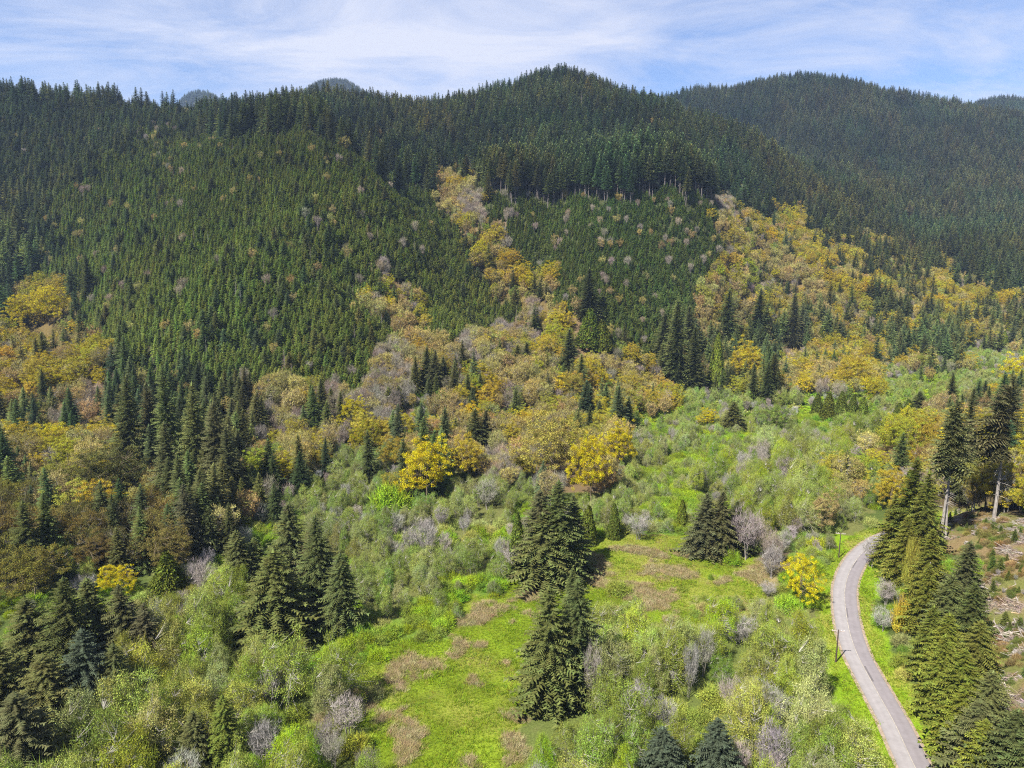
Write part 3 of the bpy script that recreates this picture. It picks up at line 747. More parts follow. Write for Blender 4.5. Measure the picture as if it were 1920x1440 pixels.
# ------------------------------------------------------------------ trees placed one by one
# kind, u, v of the foot, v of the top, crown width in px (0 = natural), tint, label, short landmark name
HAND = [
 ('fir_tree',1032,1322,1095,105,'near','tall dense spruce at the front of the meadow, left one of the joined pair','the joined spruce pair'),
 ('fir_tree',1080,1312,1082,95,'near','tall dense spruce at the front of the meadow, right one of the joined pair',None),
 ('fir_tree',1072,1190,1062,45,'near','slim spruce top rising just behind the joined spruce pair',None),
 ('fir_tree',1014,1078,915,85,'near','dark spruce at the left of the clump on the meadow rear edge','the dark spruce clump'),
 ('fir_tree',1047,1085,900,90,'near','tallest dark spruce in the middle of the clump behind the meadow',None),
 ('fir_tree',1072,1068,925,62,'near','dark spruce at the right of the clump casting a shadow on the meadow',None),
 ('fir_tree',1022,1092,960,90,'near','low front spruce of the clump on the meadow rear edge',None),
 ('cedar_tree',970,1072,958,40,'cedar','olive cedar standing against the left side of the dark spruce clump',None),
 ('cedar_tree',1100,1020,945,40,'cedar','round olive cedar right of the dark spruce clump','the round olive cedar'),
 ('cedar_tree',1152,1010,942,30,'cedar','slim olive cedar behind the meadow, left of the white bare shrub',None),
 ('cedar_tree',1278,990,936,26,'cedar','small cedar just left of the three dark spruces behind the meadow',None),
 ('fir_tree',1322,1038,922,66,'near','left one of three dark spruces at the far right of the meadow','the three dark spruces'),
 ('fir_tree',1349,1042,918,58,'near','middle one of three dark spruces at the far right of the meadow',None),
 ('fir_tree',1372,1034,936,56,'near','right one of three dark spruces at the far right of the meadow',None),
 ('fir_tree',515,1205,1030,120,'near','broad brownish spruce at the left of the green bramble bank','the broad spruce left of the brambles'),
 ('fir_tree',640,1188,1035,72,'near','single dark spruce standing above the green bramble bank','the spruce above the brambles'),
 ('fir_tree',600,1140,965,70,'near','dark spruce behind the single spruce of the bramble bank',None),
 ('fir_tree',548,1085,940,72,'near','dark spruce in the back row left of the grey willows',None),
 ('fir_tree',590,1090,985,60,'near','short dark spruce in the back row left of the grey willows',None),
 ('fir_tree',452,1110,992,66,'near','pointed spruce at the left end of the row left of the willows',None),
 ('fir_tree',482,1100,1005,52,'near','small pointed spruce second in the row left of the willows',None),
 ('fir_tree',540,1180,1055,80,'near','dark spruce hidden behind the broad brownish spruce',None),
 ('fir_tree',72,1290,1118,110,'near','tall olive spruce at the left edge with a pointed top','the pointed spruce at the left edge'),
 ('fir_tree',135,1300,1085,100,'near','dark spruce right of the pointed spruce at the left edge',None),
 ('fir_tree',185,1260,1080,95,'near','shaded spruce below the golden bush at left',None),
 ('fir_tree',240,1270,1095,92,'near','shaded spruce at the right of the left hand group',None),
 ('fir_tree',275,1275,1130,76,'near','small spruce at the right end of the left hand group',None),
 ('fir_tree',20,1400,1200,120,'near','large dark spruce in the bottom left corner',None),
 ('fir_tree',95,1410,1225,120,'near','large dark spruce near the bottom left corner, second from the edge',None),
 ('fir_tree',172,1380,1180,110,'near','large bluish spruce in front of the left hand group',None),
 ('fir_tree',225,1370,1205,90,'near','dark spruce at the right foot of the left hand group',None),
 ('fir_tree',60,1500,1290,130,'near','spruce cut off by the bottom edge at far left',None),
 ('fir_tree',425,1455,1300,72,'olive','olive young fir at the bottom of the left alder thicket',None),
 ('fir_tree',372,1470,1335,70,'near','brownish young fir at the bottom edge in the left alder thicket',None),
 ('fir_tree',1240,1490,1362,90,'near','bluish spruce at the bottom edge among pale green alders','the bluish spruce at the bottom'),
 ('fir_tree',1345,1480,1345,80,'olive','brownish green fir at the bottom edge right of the bluish spruce',None),
 ('fir_tree',240,905,700,62,'near','tall shaggy fir at the left of the dark stand under the hill','the dark stand under the hill'),
 ('fir_tree',290,890,715,52,'near','shaggy fir second from the left in the dark stand under the hill',None),
 ('fir_tree',330,920,685,60,'near','tallest fir in the dark stand under the hill',None),
 ('fir_tree',372,930,715,62,'near','tall fir at the right middle of the dark stand under the hill',None),
 ('fir_tree',415,955,750,70,'near','broad dark fir at the right end of the dark stand under the hill',None),
 ('fir_tree',440,965,800,56,'near','lower fir at the right foot of the dark stand under the hill',None),
 ('fir_tree',320,960,790,62,'near','dark fir in front of the dark stand under the hill',None),
 ('fir_tree',300,985,890,44,'near','small dark fir among the tan trees below the dark stand',None),
 ('bare_trunk_fir',1762,1012,742,74,'near','tall fir with a bare grey trunk at the left of the clearcut edge','the tall bare trunked fir'),
 ('bare_trunk_fir',1772,1008,752,60,'near','second bare trunked fir leaning on its taller neighbour at the clearcut edge',None),
 ('sided_fir',1862,972,718,120,'near','lone fir with a long pale trunk and branches only to the left','the lone one sided fir'),
 ('fir_tree',1798,940,722,46,'near','dark fir top showing behind the tall bare trunked fir',None),
 ('fir_tree',1888,900,700,60,'near','fir behind the lone one sided fir at the right edge',None),
 ('fir_tree',1700,1052,855,74,'olive','olive brown fir standing over the hidden bend of the road','the fir over the road bend'),
 ('fir_tree',1668,1058,925,54,'olive','smaller olive fir left of the fir over the road bend',None),
 ('fir_tree',1726,1066,880,66,'olive','olive fir right of the fir over the road bend',None),
 ('fir_tree',1692,1090,965,56,'olive','low olive fir in front of the fir over the road bend',None),
 ('fir_tree',1736,1130,990,62,'olive','olive fir in the belt between road and clearcut, topmost of the belt','the fir belt by the road'),
 ('fir_tree',1732,1185,1055,56,'olive','olive fir in the belt by the road beside the golden shrubs',None),
 ('fir_tree',1800,1150,1012,66,'near','dark green fir at the upper clearcut side of the belt',None),
 ('fir_tree',1770,1195,1075,66,'near','dark green fir in the middle of the belt above the dead grey trunk',None),
 ('fir_tree',1815,1215,1090,66,'near','dark green fir of the belt touching the grey debris heap',None),
 ('fir_tree',1736,1262,1130,58,'olive','olive fir at the road side of the belt, middle of three',None),
 ('fir_tree',1770,1285,1150,70,'olive','full olive fir in the centre of the belt by the road',None),
 ('fir_tree',1822,1290,1160,74,'olive','olive fir at the clearcut side of the belt with a dark shadow behind',None),
 ('fir_tree',1752,1340,1185,66,'olive','large olive fir at the road side of the belt, lower middle',None),
 ('fir_tree',1795,1370,1215,86,'olive','large olive fir in the lower middle of the belt',None),
 ('fir_tree',1845,1390,1255,80,'near','olive green fir in the lower belt at the clearcut side',None),
 ('fir_tree',1795,1420,1275,76,'olive','large olive fir beside the road verge near the bottom edge',None),
 ('fir_tree',1820,1465,1310,100,'near','dark green fir at the bottom edge, third from the right corner',None),
 ('fir_tree',1890,1470,1325,100,'near','dark green fir at the bottom edge, second from the right corner',None),
 ('fir_tree',1832,1510,1350,86,'olive','fir cut off by the bottom edge beside the road verge',None),
 ('fir_tree',1925,1500,1370,100,'near','fir cut off by the bottom right corner',None),
 ('dead_fir',1733,1148,1052,16,'dead','thin dead grey trunk standing in the fir belt by the road',None),
 ('fir_tree',1066,708,615,44,'near','lone dark spruce on the yellow hardwood slope in mid picture','the lone spruce on the hardwood slope'),
 ('fir_tree',1104,600,500,40,'near','dark spruce at the foot of the knoll plantation','the spruce below the knoll'),
 ('fir_tree',972,700,645,34,'near','left one of two small firs among tan trees on the slope',None),
 ('fir_tree',988,702,640,34,'near','right one of two small firs among tan trees on the slope',None),
 ('fir_tree',803,735,648,36,'near','left fir of the trio on the tan slope',None),
 ('fir_tree',818,742,655,36,'near','front fir of the trio on the tan slope',None),
 ('fir_tree',835,735,668,32,'near','right fir of the trio on the tan slope',None),
 ('young_fir',730,772,724,24,'fir','left one of two little dark firs on the tan slope',None),
 ('young_fir',748,766,722,24,'fir','right one of two little dark firs on the tan slope',None),
 ('fir_tree',893,848,765,46,'near','dense dark fir behind the big golden maple, left of two','the dark fir behind the golden maple'),
 ('fir_tree',912,842,768,40,'near','dense dark fir behind the big golden maple, right of two',None),
 ('fir_tree',692,905,805,34,'near','slim dark fir left of the big golden maple',None),
 ('fir_tree',1268,735,560,54,'near','tall dark fir at the right foot of the knoll, foremost','the tall firs at the knoll foot'),
 ('fir_tree',1288,700,572,46,'near','tall dark fir at the right foot of the knoll, behind the foremost',None),
 ('fir_tree',1245,690,585,44,'near','tall dark fir at the right foot of the knoll, left one',None),
 ('fir_tree',1302,740,610,40,'near','tall dark fir at the right foot of the knoll, right one',None),
 ('fir_tree',1362,640,540,40,'near','dark fir on the right slope among orange trees, left one',None),
 ('fir_tree',1418,640,540,38,'near','dark fir on the right slope among orange trees, middle one',None),
 ('fir_tree',1486,650,548,32,'near','very slim tall fir on the right slope among orange trees','the slim fir on the right slope'),
 ('cedar_tree',1342,735,625,38,'cedar','tall olive cedar beside the tan slope at the valley edge',None),
 ('cedar_tree',1104,650,578,54,'cedar','olive cedar group top among yellow maples below the knoll, left one',None),
 ('cedar_tree',1130,660,600,46,'cedar','olive cedar among yellow maples below the knoll, right one',None),
 ('cedar_tree',1532,780,738,30,'cedar','first cedar from the left in the cedar row on the valley floor','the cedar row'),
 ('cedar_tree',1553,788,735,32,'cedar','second cedar from the left in the cedar row on the valley floor',None),
 ('cedar_tree',1576,794,733,34,'cedar','third and tallest cedar in the cedar row on the valley floor',None),
 ('cedar_tree',1596,797,740,34,'cedar','fourth cedar from the left in the cedar row on the valley floor',None),
 ('cedar_tree',1616,796,744,32,'cedar','last cedar at the right end of the cedar row',None),
 ('cedar_tree',1682,802,755,34,'cedar','cedar standing apart to the right of the cedar row',None),
 ('fir_tree',1722,785,732,40,'near','dark fir right of the cedar row on the valley floor',None),
 ('cedar_tree',1702,790,748,30,'cedar','cedar squeezed between the lone cedar and the dark fir',None),
 ('fir_tree',1376,806,752,40,'near','small dark spruce on the pale green valley floor','the small spruce on the valley floor'),
 ('cedar_tree',320,1115,1032,70,'cedar','bushy olive cedar right of the golden bush at left',None),
 ('maple_tree',800,945,828,98,'yellow','big round golden maple at the foot of the slope left of centre','the big golden maple'),
 ('maple_tree',1108,945,822,70,'yellow','tall narrow golden maple behind the dark spruce clump','the tall golden maple'),
 ('maple_tree',1035,905,775,110,'yellow','large yellow tan maple left of the tall golden maple',None),
 ('maple_tree',1158,880,790,60,'tan','mossy brown maple right of the tall golden maple',None),
 ('maple_tree',880,905,815,60,'tan','orange tan maple just right of the big golden maple',None),
 ('maple_tree',1499,1142,1040,58,'yellow','bright yellow tree beside the road opposite the bend','the bright yellow roadside tree'),
 ('maple_tree',1601,735,658,62,'yellow','orange maple at the edge of the valley on the right slope','the orange maple at the valley edge'),
 ('maple_tree',1400,720,640,62,'yellow','yellow maple at the left of the right slope foot',None),
 ('maple_tree',1456,810,762,52,'lime','yellow green maple standing on the valley floor','the yellow green maple'),
 ('maple_tree',1327,800,765,32,'yellow','small golden tree on the valley floor left of the small spruce',None),
 ('maple_tree',92,612,540,66,'yellow','golden maple at the left edge below the dark draw','the golden maple at the left edge'),
 ('maple_tree',40,620,555,50,'yellow','dull golden maple left of the golden maple at the left edge',None),
 ('maple_tree',222,1118,1062,64,'yellow','golden bush tree above the left spruces','the golden bush tree'),
 ('maple_tree',205,945,838,130,'darkbroad','wide rusty tan maple on the shaded left slope','the wide rusty maple'),
 ('maple_tree',1908,745,668,64,'yellow','bright yellow maple crown at the right edge behind the lone fir',None),
 ('maple_tree',1690,870,785,80,'yellow','yellow maple left of the tall bare trunked fir',None),
 ('maple_tree',1668,960,880,64,'yellow','yellow orange maple above the fir over the road bend',None),
 ('shrub',1705,1100,1020,28,'yellow','golden shrub streak at the upper edge of the fir belt',None),
 ('shrub',1690,1185,1130,34,'yellow','golden shrub between the road verge and the fir belt',None),
 ('maple_tree',1540,1000,922,60,'tan','tan budding tree behind the farther utility pole',None),
 ('bare_tree',1197,1012,965,52,'grey','round white grey bare shrub behind the meadow','the white bare shrub'),
 ('bare_tree',1398,1050,955,66,'grey','wide grey bare tree right of the three dark spruces','the wide grey bare tree'),
 ('bare_tree',1446,1085,1028,52,'grey','grey bare shrub at the right edge of the meadow',None),
 ('bare_tree',962,1075,1022,40,'grey','small purple grey bare tree at the left foot of the dark clump',None),
 ('bare_tree',1440,1118,1092,36,'grey','low white grey bush in the scrub right of the meadow',None),
 ('bare_tree',1632,1064,1008,48,'grey','grey bare shrub beside the road where it leaves view',None),
 ('bare_tree',1655,1185,1140,46,'grey','grey bare bush on the inner verge of the road bend',None),
 ('bare_tree',1660,1135,1090,44,'grey','grey green bare bush above the inner verge of the road bend',None),
 ('bare_tree',1110,1335,1210,40,'grey','bare grey trunked tree right of the joined spruce pair',None),
 ('bare_tree',1318,1270,1180,44,'grey','tall bare white tree in the alder stand right of the meadow',None),
 ('bare_tree',1290,1310,1205,36,'grey','pale double trunked bare tree in the alder stand right of the meadow',None),
 ('bare_tree',1368,1335,1270,50,'grey','purple grey bare tree in the middle of the alder stand',None),
 ('bare_tree',1385,1210,1155,70,'grey','spreading white twigged bare tree in the alder stand',None),
 ('bare_tree',795,1045,975,60,'grey','white twigged bare tree in the willow band left of the clump',None),
 ('bare_tree',915,955,900,50,'grey','pale grey bare tree right below the orange tan maple',None),
 ('bare_tree',100,890,840,44,'grey','grey bare tree on the left maple slope',None),
 ('dead_fir',536,702,655,20,'dead','white dead snag at the foot of the planted hillside, left of two',None),
 ('dead_fir',548,714,682,14,'dead','short white dead snag at the foot of the planted hillside, right of two',None),
 ('shrub',1158,1112,1092,44,'green','dark green bush alone on the far meadow','the lone bush on the meadow'),
 ('shrub',1373,1058,1034,34,'green','rounded green bush in front of the wide grey bare tree',None),
 ('shrub',1332,1087,1076,10,'green','tiny green sapling on the far meadow',None),
 ('shrub',705,1310,1288,28,'willow','small grey green bush in the brown bracken left of the meadow',None),
 ('shrub',730,960,915,76,'green','lime green round bush at the foot of the slope left of centre','the lime green bush'),
]
def solve_top(y, v):
    k = (720 - v) / FPX
    return H + y * (k * CP - SP) / (CP + k * SP)
HPOS = []
for i, (kind, u, vb, vt, wpx, tn, lab, lm) in enumerate(HAND):
    x, y, z = ground_at(u, vb)
    h = solve_top(y, vt) - z
    _, _, f = project(x, y, z + h / 2)
    R = wpx / 2 * float(f) / FPX * (1.2 if kind == 'fir_tree' else 1.0) if wpx else 0
    HPOS.append((x, y, z, h, R, float(f)))
POLES = [ground_at(1567, 1242)[:2], ground_at(1572.5, 1046)[:2]]
hp = np.array([(p[0], p[1], p[4]) for p in HPOS])
for t in TREES:
    keep = np.ones(len(t['x']), bool)
    for (hx, hy, hr), hrow in zip(hp, HAND):
        d2 = (t['x'] - hx) ** 2 + (t['y'] - hy) ** 2
        rr = max(1.6, hr * (.85 if t['kind'] != 'shrub' else .55))
        keep &= d2 > rr * rr
        # keep the poles and their foot in the open
        for (ex, ey) in POLES: keep &= ~(((t['x'] - ex) ** 2 + (t['y'] - ey) ** 2 < 30) | ((np.abs(t['x'] - ex * t['y'] / ey) < 5.2) & (t['y'] < ey) & (t['y'] > ey - 34)))
        # nothing tall directly in front of a low tree that the photograph shows whole
        if hrow[0] in ('bare_tree', 'maple_tree', 'cedar_tree', 'shrub') or hrow[7]:
            keep &= ~((np.abs(t['x'] - hx * t['y'] / hy) < hr * 1.15) & (t['y'] < hy) & (t['y'] > hy - 1.5 * t['h']) & (t['kind'] != 'shrub'))
    for k in ('x', 'y', 'z', 'h', 'col', 'u', 'v', 'f', 'rot', 'sx', 'var'): t[k] = t[k][keep]

# ------------------------------------------------------------------ choose the trees that become objects of their own
IND = {}; REST = {}
ALL = {}
for t in TREES:
    n = len(t['x'])
    a = ALL.setdefault(t['kind'], [])
    for i in range(n):
        a.append((t['zone'], t['tint'], t['x'][i], t['y'][i], t['z'][i], t['h'][i], t['col'][i], t['u'][i], t['v'][i], t['f'][i], t['rot'][i], t['sx'][i], int(t['var'][i])))
LIMIT = {'fir_tree': 205, 'young_fir': 290, 'maple_tree': 270, 'budding_tree': 290, 'bare_tree': 260, 'alder_tree': 290, 'shrub': 280, 'cedar_tree': 40, 'dead_fir': 30, 'tall_fir': 60, 'sided_fir': 0}
for kind, a in ALL.items():
    sc = []
    for q in a:
        x, y, z, h, u, v, f = q[2], q[3], q[4], q[5], q[7], q[8], q[9]
        vis = 4 < u < 1916 and 0 < v < 1436
        sc.append(h / f if vis and not hidden(np.array([x]), np.array([y]), np.array([z + h * .6]), 0.0)[0] else 0)
    o = np.argsort(-np.array(sc))
    L = LIMIT.get(kind, 0)
    IND[kind] = [a[i] for i in o[:L] if sc[i] > 0]
    REST[kind] = [a[i] for i in o if sc[i] <= 0 or i in set(o[L:].tolist())] if len(a) < 800 else [a[i] for i in o[L:]]

# ------------------------------------------------------------------ the ground
def tag(o, label=None, cat=None, group=None, kind=None):
    if label: o['label'] = label
    if cat: o['category'] = cat
    if group: o['group'] = group
    if kind: o['kind'] = kind
    return o
def link(name, data, parent=None):
    o = bpy.data.objects.new(name, data); C.objects.link(o)
    if parent: o.parent = parent
    return o
BROWN = [(770,1252,44,22),(735,1290,52,30),(690,1300,40,24),(742,1345,40,40),(760,1400,26,30),(962,1385,32,24),(945,1425,48,18),(925,1370,14,8),
         (960,1340,22,18),(990,1122,48,15),(930,1145,55,14),(880,1165,45,10),(855,1213,16,14),(848,1228,12,6),(890,1278,14,7),(900,1208,14,5),(952,1244,7,5),
         (1120,1065,22,26),(1180,1030,30,8),(1242,1040,52,10),(1190,1034,22,6),(1300,1040,45,9),(1262,1072,38,12),(1300,1078,12,8),(1216,1125,46,26),(1238,1122,24,14),(1180,1148,34,14),
         (1262,1105,9,6),(1288,1100,9,5),(1356,1090,26,10),(1340,1080,14,6),(1430,1070,40,20),(1440,1090,36,12),(1255,1165,20,8),(1150,1180,30,10),(1165,1152,12,8),(640,1330,50,20)]
def brown_mask(x, y, z):
    u, v, f = project(x, y, z)
    n = fbm(x / 3.2, y / 3.2, 31, 3) - .5; n2 = fbm(x / 9, y / 9, 33, 2) - .5
    m = np.zeros(x.shape)
    for (a, b, c, d) in BROWN:
        r = np.sqrt(((u - a) / c) ** 2 + ((v - b) / d) ** 2)
        m = np.maximum(m, np.clip((1.12 - r + n * 2.6 + n2 * 1.6) * 1.15, 0, 1))
    return m
XX, YY = np.meshgrid(GX, GY)
xf, yf, zf = XX.ravel(), YY.ravel(), GZ.ravel()
zn = zone(xf, yf, zf + .3, 6)
near = (yf > 60) & (yf < 420) & (np.abs(xf) < 420)
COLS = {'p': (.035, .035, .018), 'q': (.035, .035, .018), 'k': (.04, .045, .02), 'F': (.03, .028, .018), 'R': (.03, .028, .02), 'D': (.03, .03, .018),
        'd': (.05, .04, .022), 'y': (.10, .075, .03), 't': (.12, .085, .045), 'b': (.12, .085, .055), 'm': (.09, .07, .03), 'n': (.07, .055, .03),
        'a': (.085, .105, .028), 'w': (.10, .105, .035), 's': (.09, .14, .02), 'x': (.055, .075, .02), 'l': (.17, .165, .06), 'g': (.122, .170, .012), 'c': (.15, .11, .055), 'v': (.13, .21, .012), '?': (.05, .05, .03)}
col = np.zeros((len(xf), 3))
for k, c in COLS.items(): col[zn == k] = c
bm_ = np.where(near, brown_mask(xf, yf, zf), 0)
bm_ = np.where(np.isin(zn, ['g', 's', 'b', 'a', 'w', 'x', 'l']), bm_, bm_ * .0)
lush = fbm(xf / 7, yf / 7, 41, 3)
gm = (zn == 'g')
col[gm] *= (.40 + 1.05 * lush[gm])[:, None]
dry = np.clip((xf - 22) / 20, 0, 1) * (yf > 190)
yel = np.clip((fbm(xf / 11, yf / 11, 47, 3) - .5 + .22 * dry) * 3.2, 0, 1) * gm * .55
col = col * (1 - yel[:, None]) + np.array([.21, .20, .045]) * yel[:, None]
brn = np.array([.185, .148, .072]) * (.8 + .4 * vnoise(xf / 1.7, yf / 1.7, 51))[:, None]
col = col * (1 - bm_[:, None]) + brn * bm_[:, None]
cc = zn == 'c'
cn = fbm(xf / 5, yf / 5, 61, 4)
cg = np.clip((cn - .42) * 5, 0, 1)[:, None] * cc[:, None]
col = col * (1 - cg) + np.array([.11, .115, .035]) * cg
cr = np.clip((fbm(xf / 4 + 50, yf / 4, 63, 3) - .58) * 6, 0, 1)[:, None] * cc[:, None]
col = col * (1 - cr) + np.array([.19, .15, .115]) * cr
rd = road_dist(xf, yf)
side_n = 1.6 * (fbm(xf / 5, yf / 5, 71, 3) - .5)
vg = np.clip((8.3 + side_n * 2.2 - rd) / 1.6, 0, 1)
vcol = np.array([.14, .22, .012]) * (.8 + .4 * fbm(xf / 4, yf / 4, 73, 3))[:, None]
yv = np.clip((fbm(xf / 6 + 9, yf / 6, 75, 3) - .42) * 4, 0, 1)[:, None]
vcol = vcol * (1 - yv * .6) + np.array([.24, .21, .05]) * yv * .6
col = col * (1 - vg[:, None]) + vcol * vg[:, None]
# sandy creek bank beyond the meadow
u_, v_, f_ = project(xf, yf, zf)
sand = np.clip((1.1 - np.sqrt(((u_ - 1222) / 24) ** 2 + ((v_ - 966) / 5) ** 2)) * 4, 0, 1)[:, None] * near[:, None]
col = col * (1 - sand) + np.array([.42, .33, .20]) * sand
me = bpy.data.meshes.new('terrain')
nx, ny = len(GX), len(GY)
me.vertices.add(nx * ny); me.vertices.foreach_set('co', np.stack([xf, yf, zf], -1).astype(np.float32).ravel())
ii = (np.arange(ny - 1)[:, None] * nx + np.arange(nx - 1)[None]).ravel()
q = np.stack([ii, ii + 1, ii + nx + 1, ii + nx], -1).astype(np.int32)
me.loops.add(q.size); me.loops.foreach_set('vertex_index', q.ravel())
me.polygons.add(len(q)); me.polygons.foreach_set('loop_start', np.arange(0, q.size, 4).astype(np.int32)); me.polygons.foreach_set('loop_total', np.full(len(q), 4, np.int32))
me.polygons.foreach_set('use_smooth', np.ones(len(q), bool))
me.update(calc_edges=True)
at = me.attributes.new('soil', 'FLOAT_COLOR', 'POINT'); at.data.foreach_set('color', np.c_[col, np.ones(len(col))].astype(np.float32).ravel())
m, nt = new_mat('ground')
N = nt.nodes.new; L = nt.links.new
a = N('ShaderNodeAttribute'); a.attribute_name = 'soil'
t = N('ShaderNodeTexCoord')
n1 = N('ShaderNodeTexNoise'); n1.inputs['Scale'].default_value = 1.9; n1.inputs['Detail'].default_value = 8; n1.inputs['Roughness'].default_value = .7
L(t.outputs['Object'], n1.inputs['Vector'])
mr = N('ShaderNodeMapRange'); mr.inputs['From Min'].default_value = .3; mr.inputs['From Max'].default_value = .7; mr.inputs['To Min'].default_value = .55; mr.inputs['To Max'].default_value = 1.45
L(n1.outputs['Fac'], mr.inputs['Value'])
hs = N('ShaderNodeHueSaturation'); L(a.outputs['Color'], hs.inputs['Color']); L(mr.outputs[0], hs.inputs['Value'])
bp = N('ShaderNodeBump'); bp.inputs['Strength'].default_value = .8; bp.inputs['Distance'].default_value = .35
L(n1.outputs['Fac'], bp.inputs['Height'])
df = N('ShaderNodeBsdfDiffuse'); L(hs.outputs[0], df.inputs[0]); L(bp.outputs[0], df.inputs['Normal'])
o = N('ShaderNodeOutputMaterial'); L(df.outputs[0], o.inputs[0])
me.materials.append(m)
tag(link('terrain', me), 'rolling ground of the valley and hills', None, None, 'structure')

# ------------------------------------------------------------------ the road
dR = np.gradient(ROAD, axis=0); dR /= np.linalg.norm(dR, axis=1)[:, None]
NR = np.c_[dR[:, 1], -dR[:, 0]]
arc = np.concatenate([[0], np.cumsum(np.linalg.norm(np.diff(ROAD, axis=0), axis=1))])
def strip(name, mat, offs, zs, i0=0, i1=None, kind='structure', label=None):
    i1 = i1 or len(ROAD)
    pts = []; uv = []
    for o_, z_ in zip(offs, zs):
        pts.append(np.c_[ROAD[i0:i1] + NR[i0:i1] * o_, np.full(i1 - i0, z_)]); uv.append(np.c_[np.full(i1 - i0, o_), arc[i0:i1]])
    n = i1 - i0; k = len(offs)
    V = np.array(pts).transpose(1, 0, 2).reshape(-1, 3); U = np.array(uv).transpose(1, 0, 2).reshape(-1, 2)
    F = [(r * k + c, r * k + c + 1, (r + 1) * k + c + 1, (r + 1) * k + c) for r in range(n - 1) for c in range(k - 1)]
    me = bpy.data.meshes.new(name); me.from_pydata(V.tolist(), [], F); me.update()
    ul = me.uv_layers.new(name='along')
    li = np.empty(len(me.loops), np.int32); me.loops.foreach_get('vertex_index', li)
    ul.data.foreach_set('uv', U[li].astype(np.float32).ravel())
    me.materials.append(mat)
    if me.polygons[0].normal.z < 0: me.flip_normals()
    ob = link(name, me)
    return tag(ob, label, None, None, kind)
m_road, nt = new_mat('worn_asphalt')
N = nt.nodes.new; L = nt.links.new
uvn = N('ShaderNodeUVMap'); uvn.uv_map = 'along'
sx = N('ShaderNodeSeparateXYZ'); L(uvn.outputs[0], sx.inputs[0])
rampl = N('ShaderNodeMapRange'); rampl.inputs['From Min'].default_value = -3.3; rampl.inputs['From Max'].default_value = 3.3
L(sx.outputs['X'], rampl.inputs['Value'])
cr_ = N('ShaderNodeValToRGB'); e = cr_.color_ramp
e.elements[0].position = 0; e.elements[0].color = (.165, .150, .140, 1)
e.elements[1].position = 1; e.elements[1].color = (.140, .124, .122, 1)
for p, c in ((.06, (.195, .180, .178)), (.20, (.222, .206, .206)), (.30, (.208, .192, .193)), (.42, (.222, .208, .206)), (.485, (.205, .190, .190)), (.515, (.165, .149, .154)), (.62, (.176, .159, .165)), (.74, (.164, .147, .153)), (.86, (.176, .159, .165)), (.95, (.165, .149, .152))):
    x_ = e.elements.new(p); x_.color = (*c, 1)
L(rampl.outputs[0], cr_.inputs[0])
tcn = N('ShaderNodeTexCoord'); n1 = N('ShaderNodeTexNoise'); n1.inputs['Scale'].default_value = .45; n1.inputs['Detail'].default_value = 12; n1.inputs['Roughness'].default_value = .75
L(tcn.outputs['Object'], n1.inputs['Vector'])
mr = N('ShaderNodeMapRange'); mr.inputs['From Min'].default_value = .25; mr.inputs['From Max'].default_value = .75; mr.inputs['To Min'].default_value = .80; mr.inputs['To Max'].default_value = 1.18; L(n1.outputs['Fac'], mr.inputs['Value'])
mv = N('ShaderNodeMix'); mv.data_type = 'RGBA'; mv.blend_type = 'MULTIPLY'; mv.inputs[0].default_value = 1
L(cr_.outputs[0], mv.inputs[6]); L(mr.outputs[0], mv.inputs[7])
p = N('ShaderNodeBsdfPrincipled'); p.inputs['Roughness'].default_value = .85; p.inputs['Specular IOR Level'].default_value = .25
L(mv.outputs[2], p.inputs['Base Color'])
o = N('ShaderNodeOutputMaterial'); L(p.outputs[0], o.inputs[0])
strip('road', m_road, [-3.25, -1.6, 0, 1.6, 3.25], [.05, .085, .11, .085, .05], label='curving two lane country road of worn grey asphalt')
M_GRAVEL = simple_material('shoulder_gravel', (.16, .12, .085), (.30, .235, .18), 1.2)
strip('road_shoulder', M_GRAVEL, [-4.0, -3.2], [-.02, .04], label='narrow gravel edge on the outer side of the road')
strip('road_shoulder', M_GRAVEL, [3.2, 3.95], [.04, -.02], label='narrow gravel edge on the inner side of the road')
M_LINE = simple_material('worn_road_paint', (.16, .14, .12), (.42, .38, .30), .8)
M_TAR = simple_material('dark_tar', (.085, .077, .08), (.12, .108, .112), 1.0)
strip('road_marking', M_LINE, [-.06, .06], [.118, .118], label='faded centre line along the road')
def near_idx(u, v):
    g0 = np.array(at_z(u, v, 0)[:2]); return int(((ROAD - g0) ** 2).sum(1).argmin())
for (u0, v0, u1, v1, a_, b_) in ((1609, 1248, 1629, 1278, .16, .62), (1583, 1140, 1587, 1157, .2, .46), (1600, 1066, 1609, 1052, .15, .5)):
    i0, i1 = sorted((near_idx(u0, v0), near_idx(u1, v1)))
    strip('tar_patch', M_TAR, [a_, b_], [.122, .118], i0, max(i1, i0 + 2) + 1, label='dark tar strip beside the road centre line')

